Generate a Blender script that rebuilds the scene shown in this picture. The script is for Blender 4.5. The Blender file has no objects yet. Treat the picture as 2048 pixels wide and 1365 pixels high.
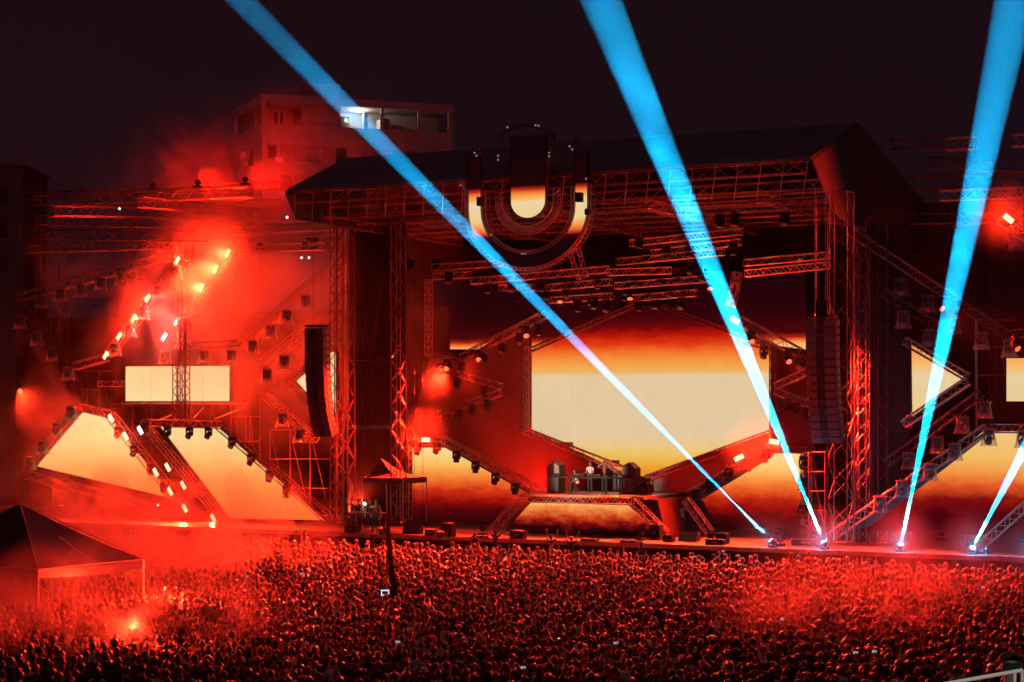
import bpy, bmesh, math, random
from mathutils import Vector, Matrix
import numpy as np
random.seed(7)
R_ = math.radians
sc = bpy.context.scene
COL = sc.collection
# ------------------------------------------------------------------ camera, world, sun, exposure
FOC = 3900.0; HZ = 811.0; CZ = 9.0
cam = bpy.data.objects.new('camera', bpy.data.cameras.new('camera')); COL.objects.link(cam); sc.camera = cam
cam.location = (0, 0, CZ); cam.rotation_euler = (math.pi/2, 0, 0)
cam.data.sensor_width = 36; cam.data.lens = FOC/2048*36; cam.data.shift_y = (HZ-682.5)/2048
cam.data.clip_start = 0.5; cam.data.clip_end = 3000
wd = bpy.data.worlds.new('World'); sc.world = wd; wd.use_nodes = True
wn = wd.node_tree; bg = wn.nodes['Background']
skt = wn.nodes.new('ShaderNodeTexSky'); skt.sky_type = 'NISHITA'; skt.sun_disc = False
skt.sun_elevation = R_(-6.0); skt.sun_rotation = R_(150); skt.altitude = 100
mixc = wn.nodes.new('ShaderNodeMix'); mixc.data_type = 'RGBA'; mixc.blend_type = 'ADD'; mixc.inputs[0].default_value = 1
mixc.inputs[7].default_value = (.085, .036, .062, 1)      # city glow on night air
wn.links.new(skt.outputs[0], mixc.inputs[6]); wn.links.new(mixc.outputs[2], bg.inputs[0])
bg.inputs[1].default_value = 0.1
sl = bpy.data.lights.new('camera_side_fill', 'SUN'); sl.energy = .045; sl.angle = R_(12); sl.color = (1, .5, .62)  # added weak pink fill from the camera side, no moon
so = bpy.data.objects.new('camera_side_fill', sl); so.rotation_euler = (R_(48), 0, R_(-20)); COL.objects.link(so)
sc.view_settings.view_transform = 'Standard'; sc.view_settings.look = 'None'
sc.view_settings.exposure = 0; sc.view_settings.gamma = 1; sc.view_settings.use_curve_mapping = False
sc.cycles.use_denoising = True; sc.cycles.max_bounces = 5; sc.cycles.volume_bounces = 0
sc.cycles.diffuse_bounces = 0; sc.cycles.glossy_bounces = 1; sc.cycles.transparent_max_bounces = 12
sc.cycles.sample_clamp_indirect = 3; sc.cycles.caustics_reflective = False; sc.cycles.caustics_refractive = False
sc.cycles.use_adaptive_sampling = True; sc.cycles.adaptive_threshold = .02; sc.cycles.adaptive_min_samples = 20; sc.cycles.use_light_tree = True; sc.cycles.volume_step_rate = 1.0; sc.cycles.volume_max_steps = 256

# ------------------------------------------------------------------ stage frame: s along the stage, d into it, z up
O = Vector((4.3, 108, 0)); R = Vector((.881, -.473, 0)).normalized(); N = Vector((.473, .881, 0)).normalized(); Z = Vector((0, 0, 1))
def W(s, d, z): return O + s*R + d*N + z*Z
def P(px, py, d):
    """point of the stage plane at depth d, given the surveyed sight line of the photograph"""
    k = (px-1024)/FOC
    s = (k*(O.y+d*N.y)-O.x-d*N.x)/(R.x-k*R.y)
    p = W(s, d, 0); p.z = CZ-(py-HZ)/FOC*p.y
    return p
def G(px, py, z):
    """point at height z on a sight line"""
    y = (CZ-z)*FOC/(py-HZ); return Vector(((px-1024)/FOC*y, y, z))
def Yp(px, py, y): return Vector(((px-1024)/FOC*y, y, CZ-(py-HZ)/FOC*y))

# ------------------------------------------------------------------ mesh builder
class MB:
    def __init__(s): s.v = []; s.f = []; s.m = []; s.sm = []
    def add(s, vs, fs, mi=0, smooth=False):
        b = len(s.v); s.v += [Vector(x) for x in vs]
        for f in fs: s.f.append(tuple(b+i for i in f)); s.m.append(mi); s.sm.append(smooth)
    def box(s, c, size, ax=None, mi=0):
        ax = ax or (Vector((1, 0, 0)), Vector((0, 1, 0)), Z); c = Vector(c)
        hx, hy, hz = (a*(q/2) for a, q in zip(ax, size))
        vs = [c+a*hx+b*hy+e*hz for a in (-1, 1) for b in (-1, 1) for e in (-1, 1)]
        s.add(vs, [(0, 1, 3, 2), (4, 6, 7, 5), (0, 4, 5, 1), (2, 3, 7, 6), (0, 2, 6, 4), (1, 5, 7, 3)], mi)
    def sbox(s, s0, s1, d0, d1, z0, z1, mi=0):
        s.box(W((s0+s1)/2, (d0+d1)/2, (z0+z1)/2), (s1-s0, d1-d0, z1-z0), (R, N, Z), mi)
    def tube(s, p, q, r, n=5, r2=None, cap=True, mi=0, smooth=True):
        p = Vector(p); q = Vector(q); t = q-p
        if t.length < 1e-6: return
        t.normalize(); a = t.orthogonal().normalized(); b = t.cross(a); r2 = r if r2 is None else r2
        vs = []
        for c, rr in ((p, r), (q, r2)):
            vs += [c+a*(rr*math.cos(2*math.pi*i/n))+b*(rr*math.sin(2*math.pi*i/n)) for i in range(n)]
        fs = [(i, (i+1) % n, n+(i+1) % n, n+i) for i in range(n)]
        s.add(vs, fs, mi, smooth)
        if cap: s.add(vs[:n], [tuple(range(n))[::-1]], mi); s.add(vs[n:], [tuple(range(n))], mi)
    def path(s, pts, r, n=5, mi=0):
        for a, b in zip(pts, pts[1:]): s.tube(a, b, r, n, mi=mi)
    def prism(s, poly, vec, mi=0):
        n = len(poly); vs = [Vector(p) for p in poly]; vs2 = [p+vec for p in vs]
        s.add(vs+vs2, [tuple(range(n))[::-1], tuple(range(n, 2*n))]+[(i, (i+1) % n, n+(i+1) % n, n+i) for i in range(n)], mi)
    def poly(s, pts, mi=0): s.add(pts, [tuple(range(len(pts)))], mi)
    def lathe(s, prof, c, ax, n=10, mi=0, smooth=True):
        c = Vector(c); ax = Vector(ax).normalized(); a = ax.orthogonal().normalized(); b = ax.cross(a)
        vs = []
        for (rr, h) in prof: vs += [c+ax*h+a*(rr*math.cos(2*math.pi*i/n))+b*(rr*math.sin(2*math.pi*i/n)) for i in range(n)]
        fs = []
        for k in range(len(prof)-1): fs += [(k*n+i, k*n+(i+1) % n, (k+1)*n+(i+1) % n, (k+1)*n+i) for i in range(n)]
        s.add(vs, fs, mi, smooth)
        s.add(vs[:n], [tuple(range(n))[::-1]], mi); s.add(vs[-n:], [tuple(range(n))], mi)
    def ball(s, c, r, nu=8, nv=6, mi=0, ax=None):
        c = Vector(c); r = (r, r, r) if not hasattr(r, '__len__') else r
        ax = ax or (Vector((1, 0, 0)), Vector((0, 1, 0)), Z)
        vs = [c-ax[2]*r[2]]
        for j in range(1, nv):
            th = math.pi*j/nv-math.pi/2
            for i in range(nu):
                ph = 2*math.pi*i/nu
                vs.append(c+ax[0]*(r[0]*math.cos(th)*math.cos(ph))+ax[1]*(r[1]*math.cos(th)*math.sin(ph))+ax[2]*(r[2]*math.sin(th)))
        vs.append(c+ax[2]*r[2]); L = len(vs)-1
        fs = [(0, 1+(i+1) % nu, 1+i) for i in range(nu)]
        for j in range(nv-2):
            fs += [(1+j*nu+i, 1+j*nu+(i+1) % nu, 1+(j+1)*nu+(i+1) % nu, 1+(j+1)*nu+i) for i in range(nu)]
        fs += [(L, 1+(nv-2)*nu+i, 1+(nv-2)*nu+(i+1) % nu) for i in range(nu)]
        s.add(vs, fs, mi, True)
    def mesh(s, name, mats, org=None):
        org = Vector(org) if org is not None else Vector((0, 0, 0))
        m = bpy.data.meshes.new(name); m.from_pydata([tuple(v-org) for v in s.v], [], s.f)
        mats = mats if isinstance(mats, (list, tuple)) else [mats]
        for q in mats: m.materials.append(q)
        m.polygons.foreach_set('material_index', s.m); m.polygons.foreach_set('use_smooth', s.sm)
        m.update(); return m
    def build(s, name, mats, parent=None, org=None):
        if org is None: org = parent.location if parent is not None and parent.get('root') else (sum(s.v, Vector())/len(s.v) if parent is None else Vector())
        o = bpy.data.objects.new(name, s.mesh(name, mats, org)); COL.objects.link(o)
        if parent is not None:
            o.parent = parent
        else: o.location = org
        return o
def tag(o, label=None, cat=None, group=None, kind=None):
    for k, v in (('label', label), ('category', cat), ('group', group), ('kind', kind)):
        if v: o[k] = v
    return o
ROOTS = {}
def thing(name, label, cat, loc, group=None):
    o = bpy.data.objects.new(name, None); o.empty_display_size = .2; COL.objects.link(o); o.location = loc
    return tag(o, label, cat, group)
def part(mb, name, mats, root, org=None):
    """mesh given in world coordinates, hung under the thing root (which has no rotation of its own)"""
    base = root.location if root.parent is None else root.parent.location
    o = bpy.data.objects.new(name, mb.mesh(name, mats, base)); COL.objects.link(o); o.parent = root
    return o
def solo(mb, name, mats, label, cat, group=None):
    o = mb.build(name, mats); return tag(o, label, cat, group)
def struct(mb, name, mats): return tag(mb.build(name, mats), kind='structure')
KIDS = {}
def copy_tree(o, parent=None):
    c = o.copy(); COL.objects.link(c)
    if parent is not None: c.parent = parent
    for ch in list(o.children): copy_tree(ch, c)
    return c

# ------------------------------------------------------------------ materials
def mat(name, col, rough=.6, metal=0., noise=0., nscale=4., bump=0., spec=.5, sheen=0.):
    m = bpy.data.materials.new(name); m.use_nodes = True; nt = m.node_tree; b = nt.nodes['Principled BSDF']
    b.inputs['Base Color'].default_value = (*col, 1); b.inputs['Roughness'].default_value = rough
    b.inputs['Metallic'].default_value = metal; b.inputs['Specular IOR Level'].default_value = spec
    if sheen: b.inputs['Sheen Weight'].default_value = sheen; b.inputs['Sheen Roughness'].default_value = .28; b.inputs['Sheen Tint'].default_value = (1, .85, .7, 1)
    if noise or bump:
        tc = nt.nodes.new('ShaderNodeTexCoord'); nz = nt.nodes.new('ShaderNodeTexNoise'); nz.inputs['Scale'].default_value = nscale
        nz.inputs['Detail'].default_value = 6; nt.links.new(tc.outputs['Object'], nz.inputs['Vector'])
        if noise:
            rp = nt.nodes.new('ShaderNodeValToRGB')
            rp.color_ramp.elements[0].position = .3; rp.color_ramp.elements[1].position = .7
            rp.color_ramp.elements[0].color = (*[c*(1-noise) for c in col], 1); rp.color_ramp.elements[1].color = (*[min(1, c*(1+noise)) for c in col], 1)
            nt.links.new(nz.outputs[0], rp.inputs[0]); nt.links.new(rp.outputs[0], b.inputs['Base Color'])
        if bump:
            bp = nt.nodes.new('ShaderNodeBump'); bp.inputs['Strength'].default_value = bump; bp.inputs['Distance'].default_value = .05
            nt.links.new(nz.outputs[0], bp.inputs['Height']); nt.links.new(bp.outputs[0], b.inputs['Normal'])
    return m
def emit(name, col, st):
    m = bpy.data.materials.new(name); m.use_nodes = True; nt = m.node_tree; nt.nodes.clear()
    e = nt.nodes.new('ShaderNodeEmission'); e.inputs[0].default_value = (*col, 1); e.inputs[1].default_value = st
    o = nt.nodes.new('ShaderNodeOutputMaterial'); nt.links.new(e.outputs[0], o.inputs[0]); return m
def srgb(c): return tuple(((x/255)/12.92 if x/255 <= .04045 else ((x/255+.055)/1.055)**2.4) for x in c)
def screen_mat(name, stops, warp=.5, st=1.0, nsc=(.9, .9, 2.2), wr=None):
    """what the LED wall shows: a burning sky, bands of colour at fixed heights with torn edges; stops = (z, sRGB)"""
    m = bpy.data.materials.new(name); m.use_nodes = True; nt = m.node_tree; nt.nodes.clear(); L = nt.links.new
    ge = nt.nodes.new('ShaderNodeNewGeometry'); sx = nt.nodes.new('ShaderNodeSeparateXYZ'); L(ge.outputs['Position'], sx.inputs[0])
    mp = nt.nodes.new('ShaderNodeMapping'); mp.inputs['Scale'].default_value = nsc; L(ge.outputs['Position'], mp.inputs['Vector'])
    nz = nt.nodes.new('ShaderNodeTexNoise'); nz.inputs['Scale'].default_value = 1; nz.inputs['Detail'].default_value = 7; nz.inputs['Roughness'].default_value = .6
    L(mp.outputs[0], nz.inputs['Vector'])
    stops = sorted(stops); z0, z1 = stops[0][0], stops[-1][0]
    a = nt.nodes.new('ShaderNodeMath'); a.operation = 'SUBTRACT'; a.inputs[1].default_value = .5; L(nz.outputs[0], a.inputs[0])
    b = nt.nodes.new('ShaderNodeMath'); b.operation = 'MULTIPLY_ADD'; b.inputs[1].default_value = warp*2; L(a.outputs[0], b.inputs[0]); L(sx.outputs[2], b.inputs[2])
    if wr:
        ww = nt.nodes.new('ShaderNodeMapRange'); ww.inputs[1].default_value = wr[0]; ww.inputs[2].default_value = wr[1]; L(sx.outputs[2], ww.inputs[0])
        wm = nt.nodes.new('ShaderNodeMath'); wm.operation = 'MULTIPLY'; L(a.outputs[0], wm.inputs[0]); L(ww.outputs[0], wm.inputs[1]); L(wm.outputs[0], b.inputs[0])
    mr = nt.nodes.new('ShaderNodeMapRange'); mr.inputs[1].default_value = z0; mr.inputs[2].default_value = z1; L(b.outputs[0], mr.inputs[0])
    rp = nt.nodes.new('ShaderNodeValToRGB'); cr = rp.color_ramp
    while len(cr.elements) > 2: cr.elements.remove(cr.elements[-1])
    cr.elements[0].position = 0; cr.elements[0].color = (*srgb(stops[0][1]), 1); cr.elements[1].position = 1; cr.elements[1].color = (*srgb(stops[-1][1]), 1)
    for z, c in stops[1:-1]:
        e = cr.elements.new((z-z0)/(z1-z0)); e.color = (*srgb(c), 1)
    L(mr.outputs[0], rp.inputs[0])
    e = nt.nodes.new('ShaderNodeEmission'); L(rp.outputs[0], e.inputs[0])
    vr = nt.nodes.new('ShaderNodeVectorRotate'); vr.rotation_type = 'Z_AXIS'; vr.inputs['Angle'].default_value = -math.atan2(R.y, R.x); L(ge.outputs['Position'], vr.inputs['Vector'])
    sp = nt.nodes.new('ShaderNodeVectorMath'); sp.operation = 'MULTIPLY'; sp.inputs[1].default_value = (1.0, 0, 1.0); L(vr.outputs[0], sp.inputs[0])
    fl = nt.nodes.new('ShaderNodeVectorMath'); fl.operation = 'FLOOR'; L(sp.outputs[0], fl.inputs[0]); wh = nt.nodes.new('ShaderNodeTexWhiteNoise'); L(fl.outputs[0], wh.inputs['Vector'])
    fr = nt.nodes.new('ShaderNodeVectorMath'); fr.operation = 'FRACTION'; L(sp.outputs[0], fr.inputs[0]); fx = nt.nodes.new('ShaderNodeSeparateXYZ'); L(fr.outputs[0], fx.inputs[0])
    lt = nt.nodes.new('ShaderNodeMath'); lt.operation = 'LESS_THAN'; lt.inputs[1].default_value = .035; L(fx.outputs[0], lt.inputs[0])
    k1 = nt.nodes.new('ShaderNodeMath'); k1.operation = 'MULTIPLY_ADD'; k1.inputs[1].default_value = .035*st; k1.inputs[2].default_value = .975*st; L(wh.outputs['Value'], k1.inputs[0])
    k2 = nt.nodes.new('ShaderNodeMath'); k2.operation = 'MULTIPLY_ADD'; k2.inputs[1].default_value = -.05*st; L(lt.outputs[0], k2.inputs[0]); L(k1.outputs[0], k2.inputs[2]); L(k2.outputs[0], e.inputs[1])
    o = nt.nodes.new('ShaderNodeOutputMaterial'); L(e.outputs[0], o.inputs[0]); return m
M = dict(
    alu=mat('truss_alu_red_lit', (.62, .40, .31), .42, .75, .15, 3), dark_alu=mat('truss_alu_red_shaded', (.2, .105, .08), .5, .6, .2, 3),  # red light put into the alu colour; dark_alu is its shaded copy
    black=mat('black_paint', (.025, .025, .027), .7, 0, .2, 6, spec=.25), drape=mat('black_drape', (.03, .028, .028), .85, 0, .3, 1.5, .3),
    scrim=mat('grey_scrim', (.13, .12, .12), .8, 0, .15, .7, .1), roof=mat('roof_canvas', (.2, .19, .2), .55, 0, .3, .4, .2),
    gable=mat('gable_canvas', (.2, .17, .17), .7, 0, .2, .6, .2), deck=mat('stage_deck', (.26, .24, .23), .3, 0, .25, 1.2, .05),
    edge=mat('deck_edge_alu', (.5, .5, .52), .35, .7, .2, 2), ground=mat('trampled_asphalt', (.05, .047, .045), .85, 0, .4, .6, .3),
    steel=mat('steel_red_lit', (.45, .34, .29), .45, .8, .2, 3), cable=mat('black_cable', (.06, .05, .05), .5),  # steel colour tinted warm to carry the red light
    canopy=mat('tent_canvas', (.05, .04, .04), .32, 0, .3, .9, .35), paintwhite=mat('white_paint', (.8, .79, .76), .45, 0, .06, 8),
    pale=mat('pale_board', (.55, .52, .48), .55, 0, .15, 4), speaker=mat('speaker_black', (.035, .035, .037), .6, 0, .2, 8), grille=mat('speaker_grille', (.2, .19, .19), .45, .4, .2, 30),
    horn=mat('horn_black', (.02, .02, .02), .4), redlit_cloth=mat('red_lit_cloth', (.09, .015, .015), .85), redbox=mat('red_flight_case', (.25, .02, .02), .5), wall=mat('plaster_wall', (.42, .40, .38), .85, 0, .12, .8, .15),  # canopy and riser cloth carry the red stage light in their colour
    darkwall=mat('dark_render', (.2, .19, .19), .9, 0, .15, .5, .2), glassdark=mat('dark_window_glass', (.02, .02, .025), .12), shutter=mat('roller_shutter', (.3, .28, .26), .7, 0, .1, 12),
    skin=mat('skin', (.38, .22, .15), .45, 0, .1, 12), hair=mat('dark_hair', (.014, .009, .007), .36, 0, .3, 40, .4, .9, .4), blonde=mat('fair_hair', (.16, .09, .04), .4, 0, .3, 40, .4, .8, .5),
    trousers=mat('dark_trousers', (.04, .04, .05), .8, 0, .2, 9), shoes=mat('shoes', (.05, .05, .05), .6), whitecap=mat('white_cap_cloth', (.75, .74, .72), .8, 0, .08, 14),
    whiteshirt=mat('white_cotton', (.72, .70, .68), .8, 0, .08, 9), blackshirt=mat('black_cotton', (.012, .011, .012), .8, 0, .2, 9), lens=mat('lamp_lens', (.12, .12, .13), .08, .2),
    wood=mat('plywood', (.32, .22, .13), .6, 0, .2, 5), bluescr=emit('camera_monitor', (.55, .75, 1), 1.0), phone=emit('phone_screen', (.7, .82, 1), .35),
    hot=emit('hot_strobe', (1, .42, .2), 3.5), hotwhite=emit('white_strobe', (.85, .9, 1), 2.5), beamlens=emit('beam_lens', (.45, .8, 1), 12), tungsten=emit('terrace_tube', (1, .93, .75), 9),
    ledwhite=emit('indicator_led', (.8, .9, 1), 3), leddim=emit('dim_indicator', (.8, .6, .62), .35), redlens=emit('red_lens', (1, .16, .06), 1.4), crane=mat('crane_black', (.004, .004, .004), 1, 0, 0, 4, spec=0), whitelamp=emit('work_light', (1, .8, .6), 5),
)
def shirt_mat():
    m = mat('crowd_shirts', (.05, .05, .05), .8, 0, 0, 4); nt = m.node_tree; oi = nt.nodes.new('ShaderNodeObjectInfo'); rp = nt.nodes.new('ShaderNodeValToRGB')
    cr = rp.color_ramp; cr.interpolation = 'CONSTANT'
    cols = [(.02, .02, .022), (.05, .05, .06), (.3, .29, .28), (.02, .02, .02), (.12, .03, .03), (.5, .48, .46), (.03, .035, .06), (.05, .05, .05), (.15, .13, .1), (.02, .02, .02)]
    cr.elements[0].color = (*cols[0], 1); cr.elements[1].position = .9; cr.elements[1].color = (*cols[9], 1)
    for i in range(1, 9): e = cr.elements.new(i/10); e.color = (*cols[i], 1)
    nt.links.new(oi.outputs['Random'], rp.inputs[0]); nt.links.new(rp.outputs[0], nt.nodes['Principled BSDF'].inputs['Base Color']); return m
M['shirt'] = shirt_mat()
def cover_mat():
    m = bpy.data.materials.new('clear_rain_cover'); m.use_nodes = True; nt = m.node_tree; nt.nodes.clear(); L = nt.links.new
    tr = nt.nodes.new('ShaderNodeBsdfTransparent'); tl = nt.nodes.new('ShaderNodeBsdfTranslucent'); gl = nt.nodes.new('ShaderNodeBsdfGlossy'); df = nt.nodes.new('ShaderNodeBsdfDiffuse')
    tl.inputs[0].default_value = (.75, .75, .75, 1); df.inputs[0].default_value = (.6, .6, .6, 1); gl.inputs[0].default_value = (.9, .9, .9, 1); gl.inputs['Roughness'].default_value = .25
    tc = nt.nodes.new('ShaderNodeTexCoord'); nz = nt.nodes.new('ShaderNodeTexNoise'); nz.inputs['Scale'].default_value = 7; nz.inputs['Detail'].default_value = 4; L(tc.outputs['Object'], nz.inputs['Vector'])
    bp = nt.nodes.new('ShaderNodeBump'); bp.inputs['Distance'].default_value = .1; bp.inputs['Strength'].default_value = .8; L(nz.outputs[0], bp.inputs['Height'])
    for q in (tl, gl, df): L(bp.outputs[0], q.inputs['Normal'])
    a = nt.nodes.new('ShaderNodeMixShader'); a.inputs[0].default_value = .5; L(tl.outputs[0], a.inputs[1]); L(df.outputs[0], a.inputs[2])
    b = nt.nodes.new('ShaderNodeMixShader'); b.inputs[0].default_value = .3; L(a.outputs[0], b.inputs[1]); L(gl.outputs[0], b.inputs[2])
    c = nt.nodes.new('ShaderNodeMixShader'); lw = nt.nodes.new('ShaderNodeLayerWeight'); lw.inputs[0].default_value = .35
    mr = nt.nodes.new('ShaderNodeMapRange'); mr.inputs[3].default_value = .28; mr.inputs[4].default_value = .85; L(lw.outputs['Facing'], mr.inputs[0]); L(mr.outputs[0], c.inputs[0])
    L(tr.outputs[0], c.inputs[1]); L(b.outputs[0], c.inputs[2]); o = nt.nodes.new('ShaderNodeOutputMaterial'); L(c.outputs[0], o.inputs[0]); return m
M['cover'] = cover_mat()

# ------------------------------------------------------------------ lights
def light(kind, name, loc, col, e, parent=None, aim=None, **k):
    l = bpy.data.lights.new(name, kind); l.color = col; l.energy = e
    for a, b in k.items(): setattr(l, a, b)
    o = bpy.data.objects.new(name, l); COL.objects.link(o); o.location = loc
    if aim is not None: o.rotation_euler = (Vector(aim)-Vector(loc)).to_track_quat('-Z', 'Y').to_euler()
    if parent is not None: o.location = Vector(loc)-parent.location; o.parent = parent
    return o

# ================================================================== GROUND, DECK, WALLS
g = MB(); g.poly([(-260, -60, 0), (260, -60, 0), (260, 340, 0), (-260, 340, 0)]); struct(g, 'ground', M['ground'])
g = MB(); g.sbox(-50, 28, -4.9, 14, 1.6, 1.85); struct(g, 'stage_floor', M['deck'])
g = MB(); g.sbox(-50, 28, -4.7, -4.6, 0.02, 1.59); struct(g, 'stage_front_wall', M['drape'])
dk = thing('stage_edge_rail', 'aluminium edging profile along the whole front lip of the stage deck', 'edge profile', W(-11, -4.95, 1.7))
for i in range(39):
    m = MB(); m.sbox(-50+2*i+.015, -48+2*i-.015, -5.0, -4.902, 1.62, 1.83+.012*(i % 2)); part(m, 'edge_profile', M['edge'], dk)
def wallp(name, pts, m_, th=.12, lab=None, cat='backdrop'):
    m = MB(); m.prism(pts, N*th); return solo(m, name, m_, lab, cat)
def pp(d, *xy): return [P(x, y, d) for x, y in xy]
m = MB(); m.sbox(P(697, 700, 1.2).dot(R)-O.dot(R), P(812, 700, 1.2).dot(R)-O.dot(R), 1.2, 1.3, 1.86, 20); solo(m, 'portal_drape', M['drape'], 'tall black masking drape left of the main stage opening', 'drape')
m = MB(); m.sbox(P(1702, 700, 1.2).dot(R)-O.dot(R), P(1818, 700, 1.2).dot(R)-O.dot(R), 1.2, 1.3, 1.86, 18.5); solo(m, 'portal_drape', M['drape'], 'tall black masking drape right of the right tower', 'drape')
m = MB(); m.sbox(-20, 20, 12.6, 12.75, 1.86, 20.6); solo(m, 'rear_drape', M['drape'], 'huge black backcloth closing the rear of the main stage', 'drape')
m = MB(); m.sbox(-50, -14.2, 9.0, 9.12, 1.86, 15.2); solo(m, 'wing_drape', M['drape'], 'black backcloth behind the smoky wing at the left end of the stage', 'drape')
m = MB(); m.sbox(20.3, 30, 7.0, 7.12, 1.86, 17.2); solo(m, 'wing_drape', M['drape'], 'black backcloth behind the wing at the right end of the stage', 'drape')
wallp('side_scrim', pp(8.3, (862, 705), (925, 716), (1062, 640), (1062, 862), (1175, 912), (1250, 948), (1270, 1040), (815, 1040), (815, 880)), M['scrim'], lab='grey scrim panel left of the central LED wall, flooded red', cat='scrim panel')
wallp('side_scrim', pp(8.3, (1541, 690), (1612, 712), (1640, 1030), (1290, 1030), (1290, 950), (1541, 866)), M['scrim'], lab='grey scrim panel right of the central LED wall, mostly in shade', cat='scrim panel')

# ================================================================== MAIN ROOF
rf = thing('stage_roof', 'big dark canvas stage roof with a gabled ridge above the main stage', 'stage roof', W(0, 4, 20))
A = W(-18.7, 4, 24.15); B = W(14.1, 4, 24.1); C = W(-16.2, -6, 21.05); D = W(15, -6, 21.05); E2 = W(14.6, 14, 21.0); F2 = W(-18.7, 14, 21.0)
m = MB(); m.prism([C, D, B, A], Vector((0, 0, .12))); part(m, 'front_slope', M['roof'], rf); m = MB(); m.prism([C-Z*.06, D-Z*.06, B-Z*.06, A-Z*.06], Vector((0, 0, .03))); part(m, 'underside_shade', M['crane'], rf)  # black sheet under the canvas: shade of the underside put into its colour
m = MB(); m.prism([A, B, E2, F2], Vector((0, 0, .12))); part(m, 'rear_slope', M['roof'], rf); m = MB(); m.prism([A-Z*.06, B-Z*.06, E2-Z*.06, F2-Z*.06], Vector((0, 0, .03))); part(m, 'underside_shade', M['crane'], rf)
m = MB(); m.prism([D+Z*-.01, B+Z*-.01, E2, W(14.6, 14, 17.6), W(15.6, -2.5, 18.2), W(15.4, -4.2, 18.7)], R*.08); part(m, 'gable_end', M['gable'], rf)
m = MB(); m.prism([C+Z*-.01, A+Z*-.01, F2, W(-17.2, 6, 19.8), W(-16.2, -5, 19.6)], -R*.08); part(m, 'gable_end', M['gable'], rf)
m = MB()
for i in range(26):
    s = -15.8+i*1.22
    m.tube(W(s, -5.9, 20.95), W(s-.4, 3.9, 23.9), .05, 4); m.tube(W(s, -5.7, 20.9), W(s-.5, -5.0, 19.4), .03, 4)
part(m, 'rafters', M['steel'], rf)

# ================================================================== TRUSSES
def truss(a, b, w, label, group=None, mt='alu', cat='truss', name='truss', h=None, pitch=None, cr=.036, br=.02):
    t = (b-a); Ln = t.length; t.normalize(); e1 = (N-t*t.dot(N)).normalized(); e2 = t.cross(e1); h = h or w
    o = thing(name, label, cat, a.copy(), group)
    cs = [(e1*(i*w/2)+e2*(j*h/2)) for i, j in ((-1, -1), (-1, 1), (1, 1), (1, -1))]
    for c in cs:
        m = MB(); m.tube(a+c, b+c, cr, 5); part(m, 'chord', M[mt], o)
    m = MB(); n = max(2, round(Ln/(pitch or w*1.05)))
    for k in range(4):
        c0, c1 = cs[k], cs[(k+1) % 4]
        for i in range(n):
            p = a+t*(Ln*i/n); q = a+t*(Ln*(i+1)/n)
            if (i+k) % 2: m.tube(p+c0, q+c1, br, 3, cap=False)
            else: m.tube(p+c1, q+c0, br, 3, cap=False)
        for i in (0, n): p = a+t*(Ln*i/n); m.tube(p+c0, p+c1, br*1.2, 3, cap=False)
    bb = part(m, 'bracing', M[mt], o); bb['kind'] = 'stuff'
    return o
def T(x0, y0, x1, y1, d, w, label, group=None, mt='alu', d2=None, **k):
    return truss(P(x0, y0, d), P(x1, y1, d if d2 is None else d2), w, label, group, mt, **k)
# roof beams (run along the stage under the canvas)
for i, (d, z, lab) in enumerate([(-5.7, 20.75, 'foremost long roof truss right under the front eave'), (-3, 20.1, 'second long roof truss behind the front eave, lit in broken dashes'),
        (0, 20.0, 'third long roof truss counted from the front eave'), (3, 19.9, 'fourth long roof truss, its lower chord catching orange light'),
        (6, 19.9, 'fifth long roof truss, deep under the ridge'), (9, 19.9, 'sixth long roof truss, next to the last at the back'), (11.5, 19.9, 'rearmost long roof truss above the backcloth')]):
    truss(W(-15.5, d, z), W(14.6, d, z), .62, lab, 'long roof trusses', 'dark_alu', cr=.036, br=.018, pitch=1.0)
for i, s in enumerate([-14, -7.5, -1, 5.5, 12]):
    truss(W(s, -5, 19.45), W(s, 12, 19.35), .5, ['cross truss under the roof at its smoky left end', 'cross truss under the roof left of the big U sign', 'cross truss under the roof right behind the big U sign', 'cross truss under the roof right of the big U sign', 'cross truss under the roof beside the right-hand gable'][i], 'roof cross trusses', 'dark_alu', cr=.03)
# towers
TW = 'stage towers'
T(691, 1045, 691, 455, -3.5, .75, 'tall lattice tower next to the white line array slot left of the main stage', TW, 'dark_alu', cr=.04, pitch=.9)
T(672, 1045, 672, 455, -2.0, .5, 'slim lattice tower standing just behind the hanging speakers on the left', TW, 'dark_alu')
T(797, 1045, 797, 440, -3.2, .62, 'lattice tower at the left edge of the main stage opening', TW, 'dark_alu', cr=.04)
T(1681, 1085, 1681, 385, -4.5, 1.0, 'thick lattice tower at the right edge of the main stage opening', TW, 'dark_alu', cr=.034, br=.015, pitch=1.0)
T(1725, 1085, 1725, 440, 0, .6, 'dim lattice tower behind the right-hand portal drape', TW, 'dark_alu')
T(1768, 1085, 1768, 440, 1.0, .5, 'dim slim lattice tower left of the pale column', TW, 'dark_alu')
T(857, 712, 857, 560, 7, .35, 'short upright truss at the left edge of the upper LED panel', 'upright screen trusses')
T(815, 1040, 815, 893, 1.6, .4, 'upright truss at the left edge of the lower left LED panel', 'upright screen trusses')
T(1055, 862, 1055, 694, 6.8, .32, 'upright truss along the left edge of the central LED wall', 'upright screen trusses')
T(1044, 858, 1044, 700, 5.8, .26, 'thin second upright just left of the central LED wall edge', 'upright screen trusses', 'dark_alu')
T(1547, 864, 1547, 692, 6.8, .34, 'upright truss along the right edge of the central LED wall', 'upright screen trusses', 'dark_alu')
T(1613, 1052, 1613, 905, 2, .42, 'upright truss carrying three lamps at the far right of the main stage', 'upright screen trusses')
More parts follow.
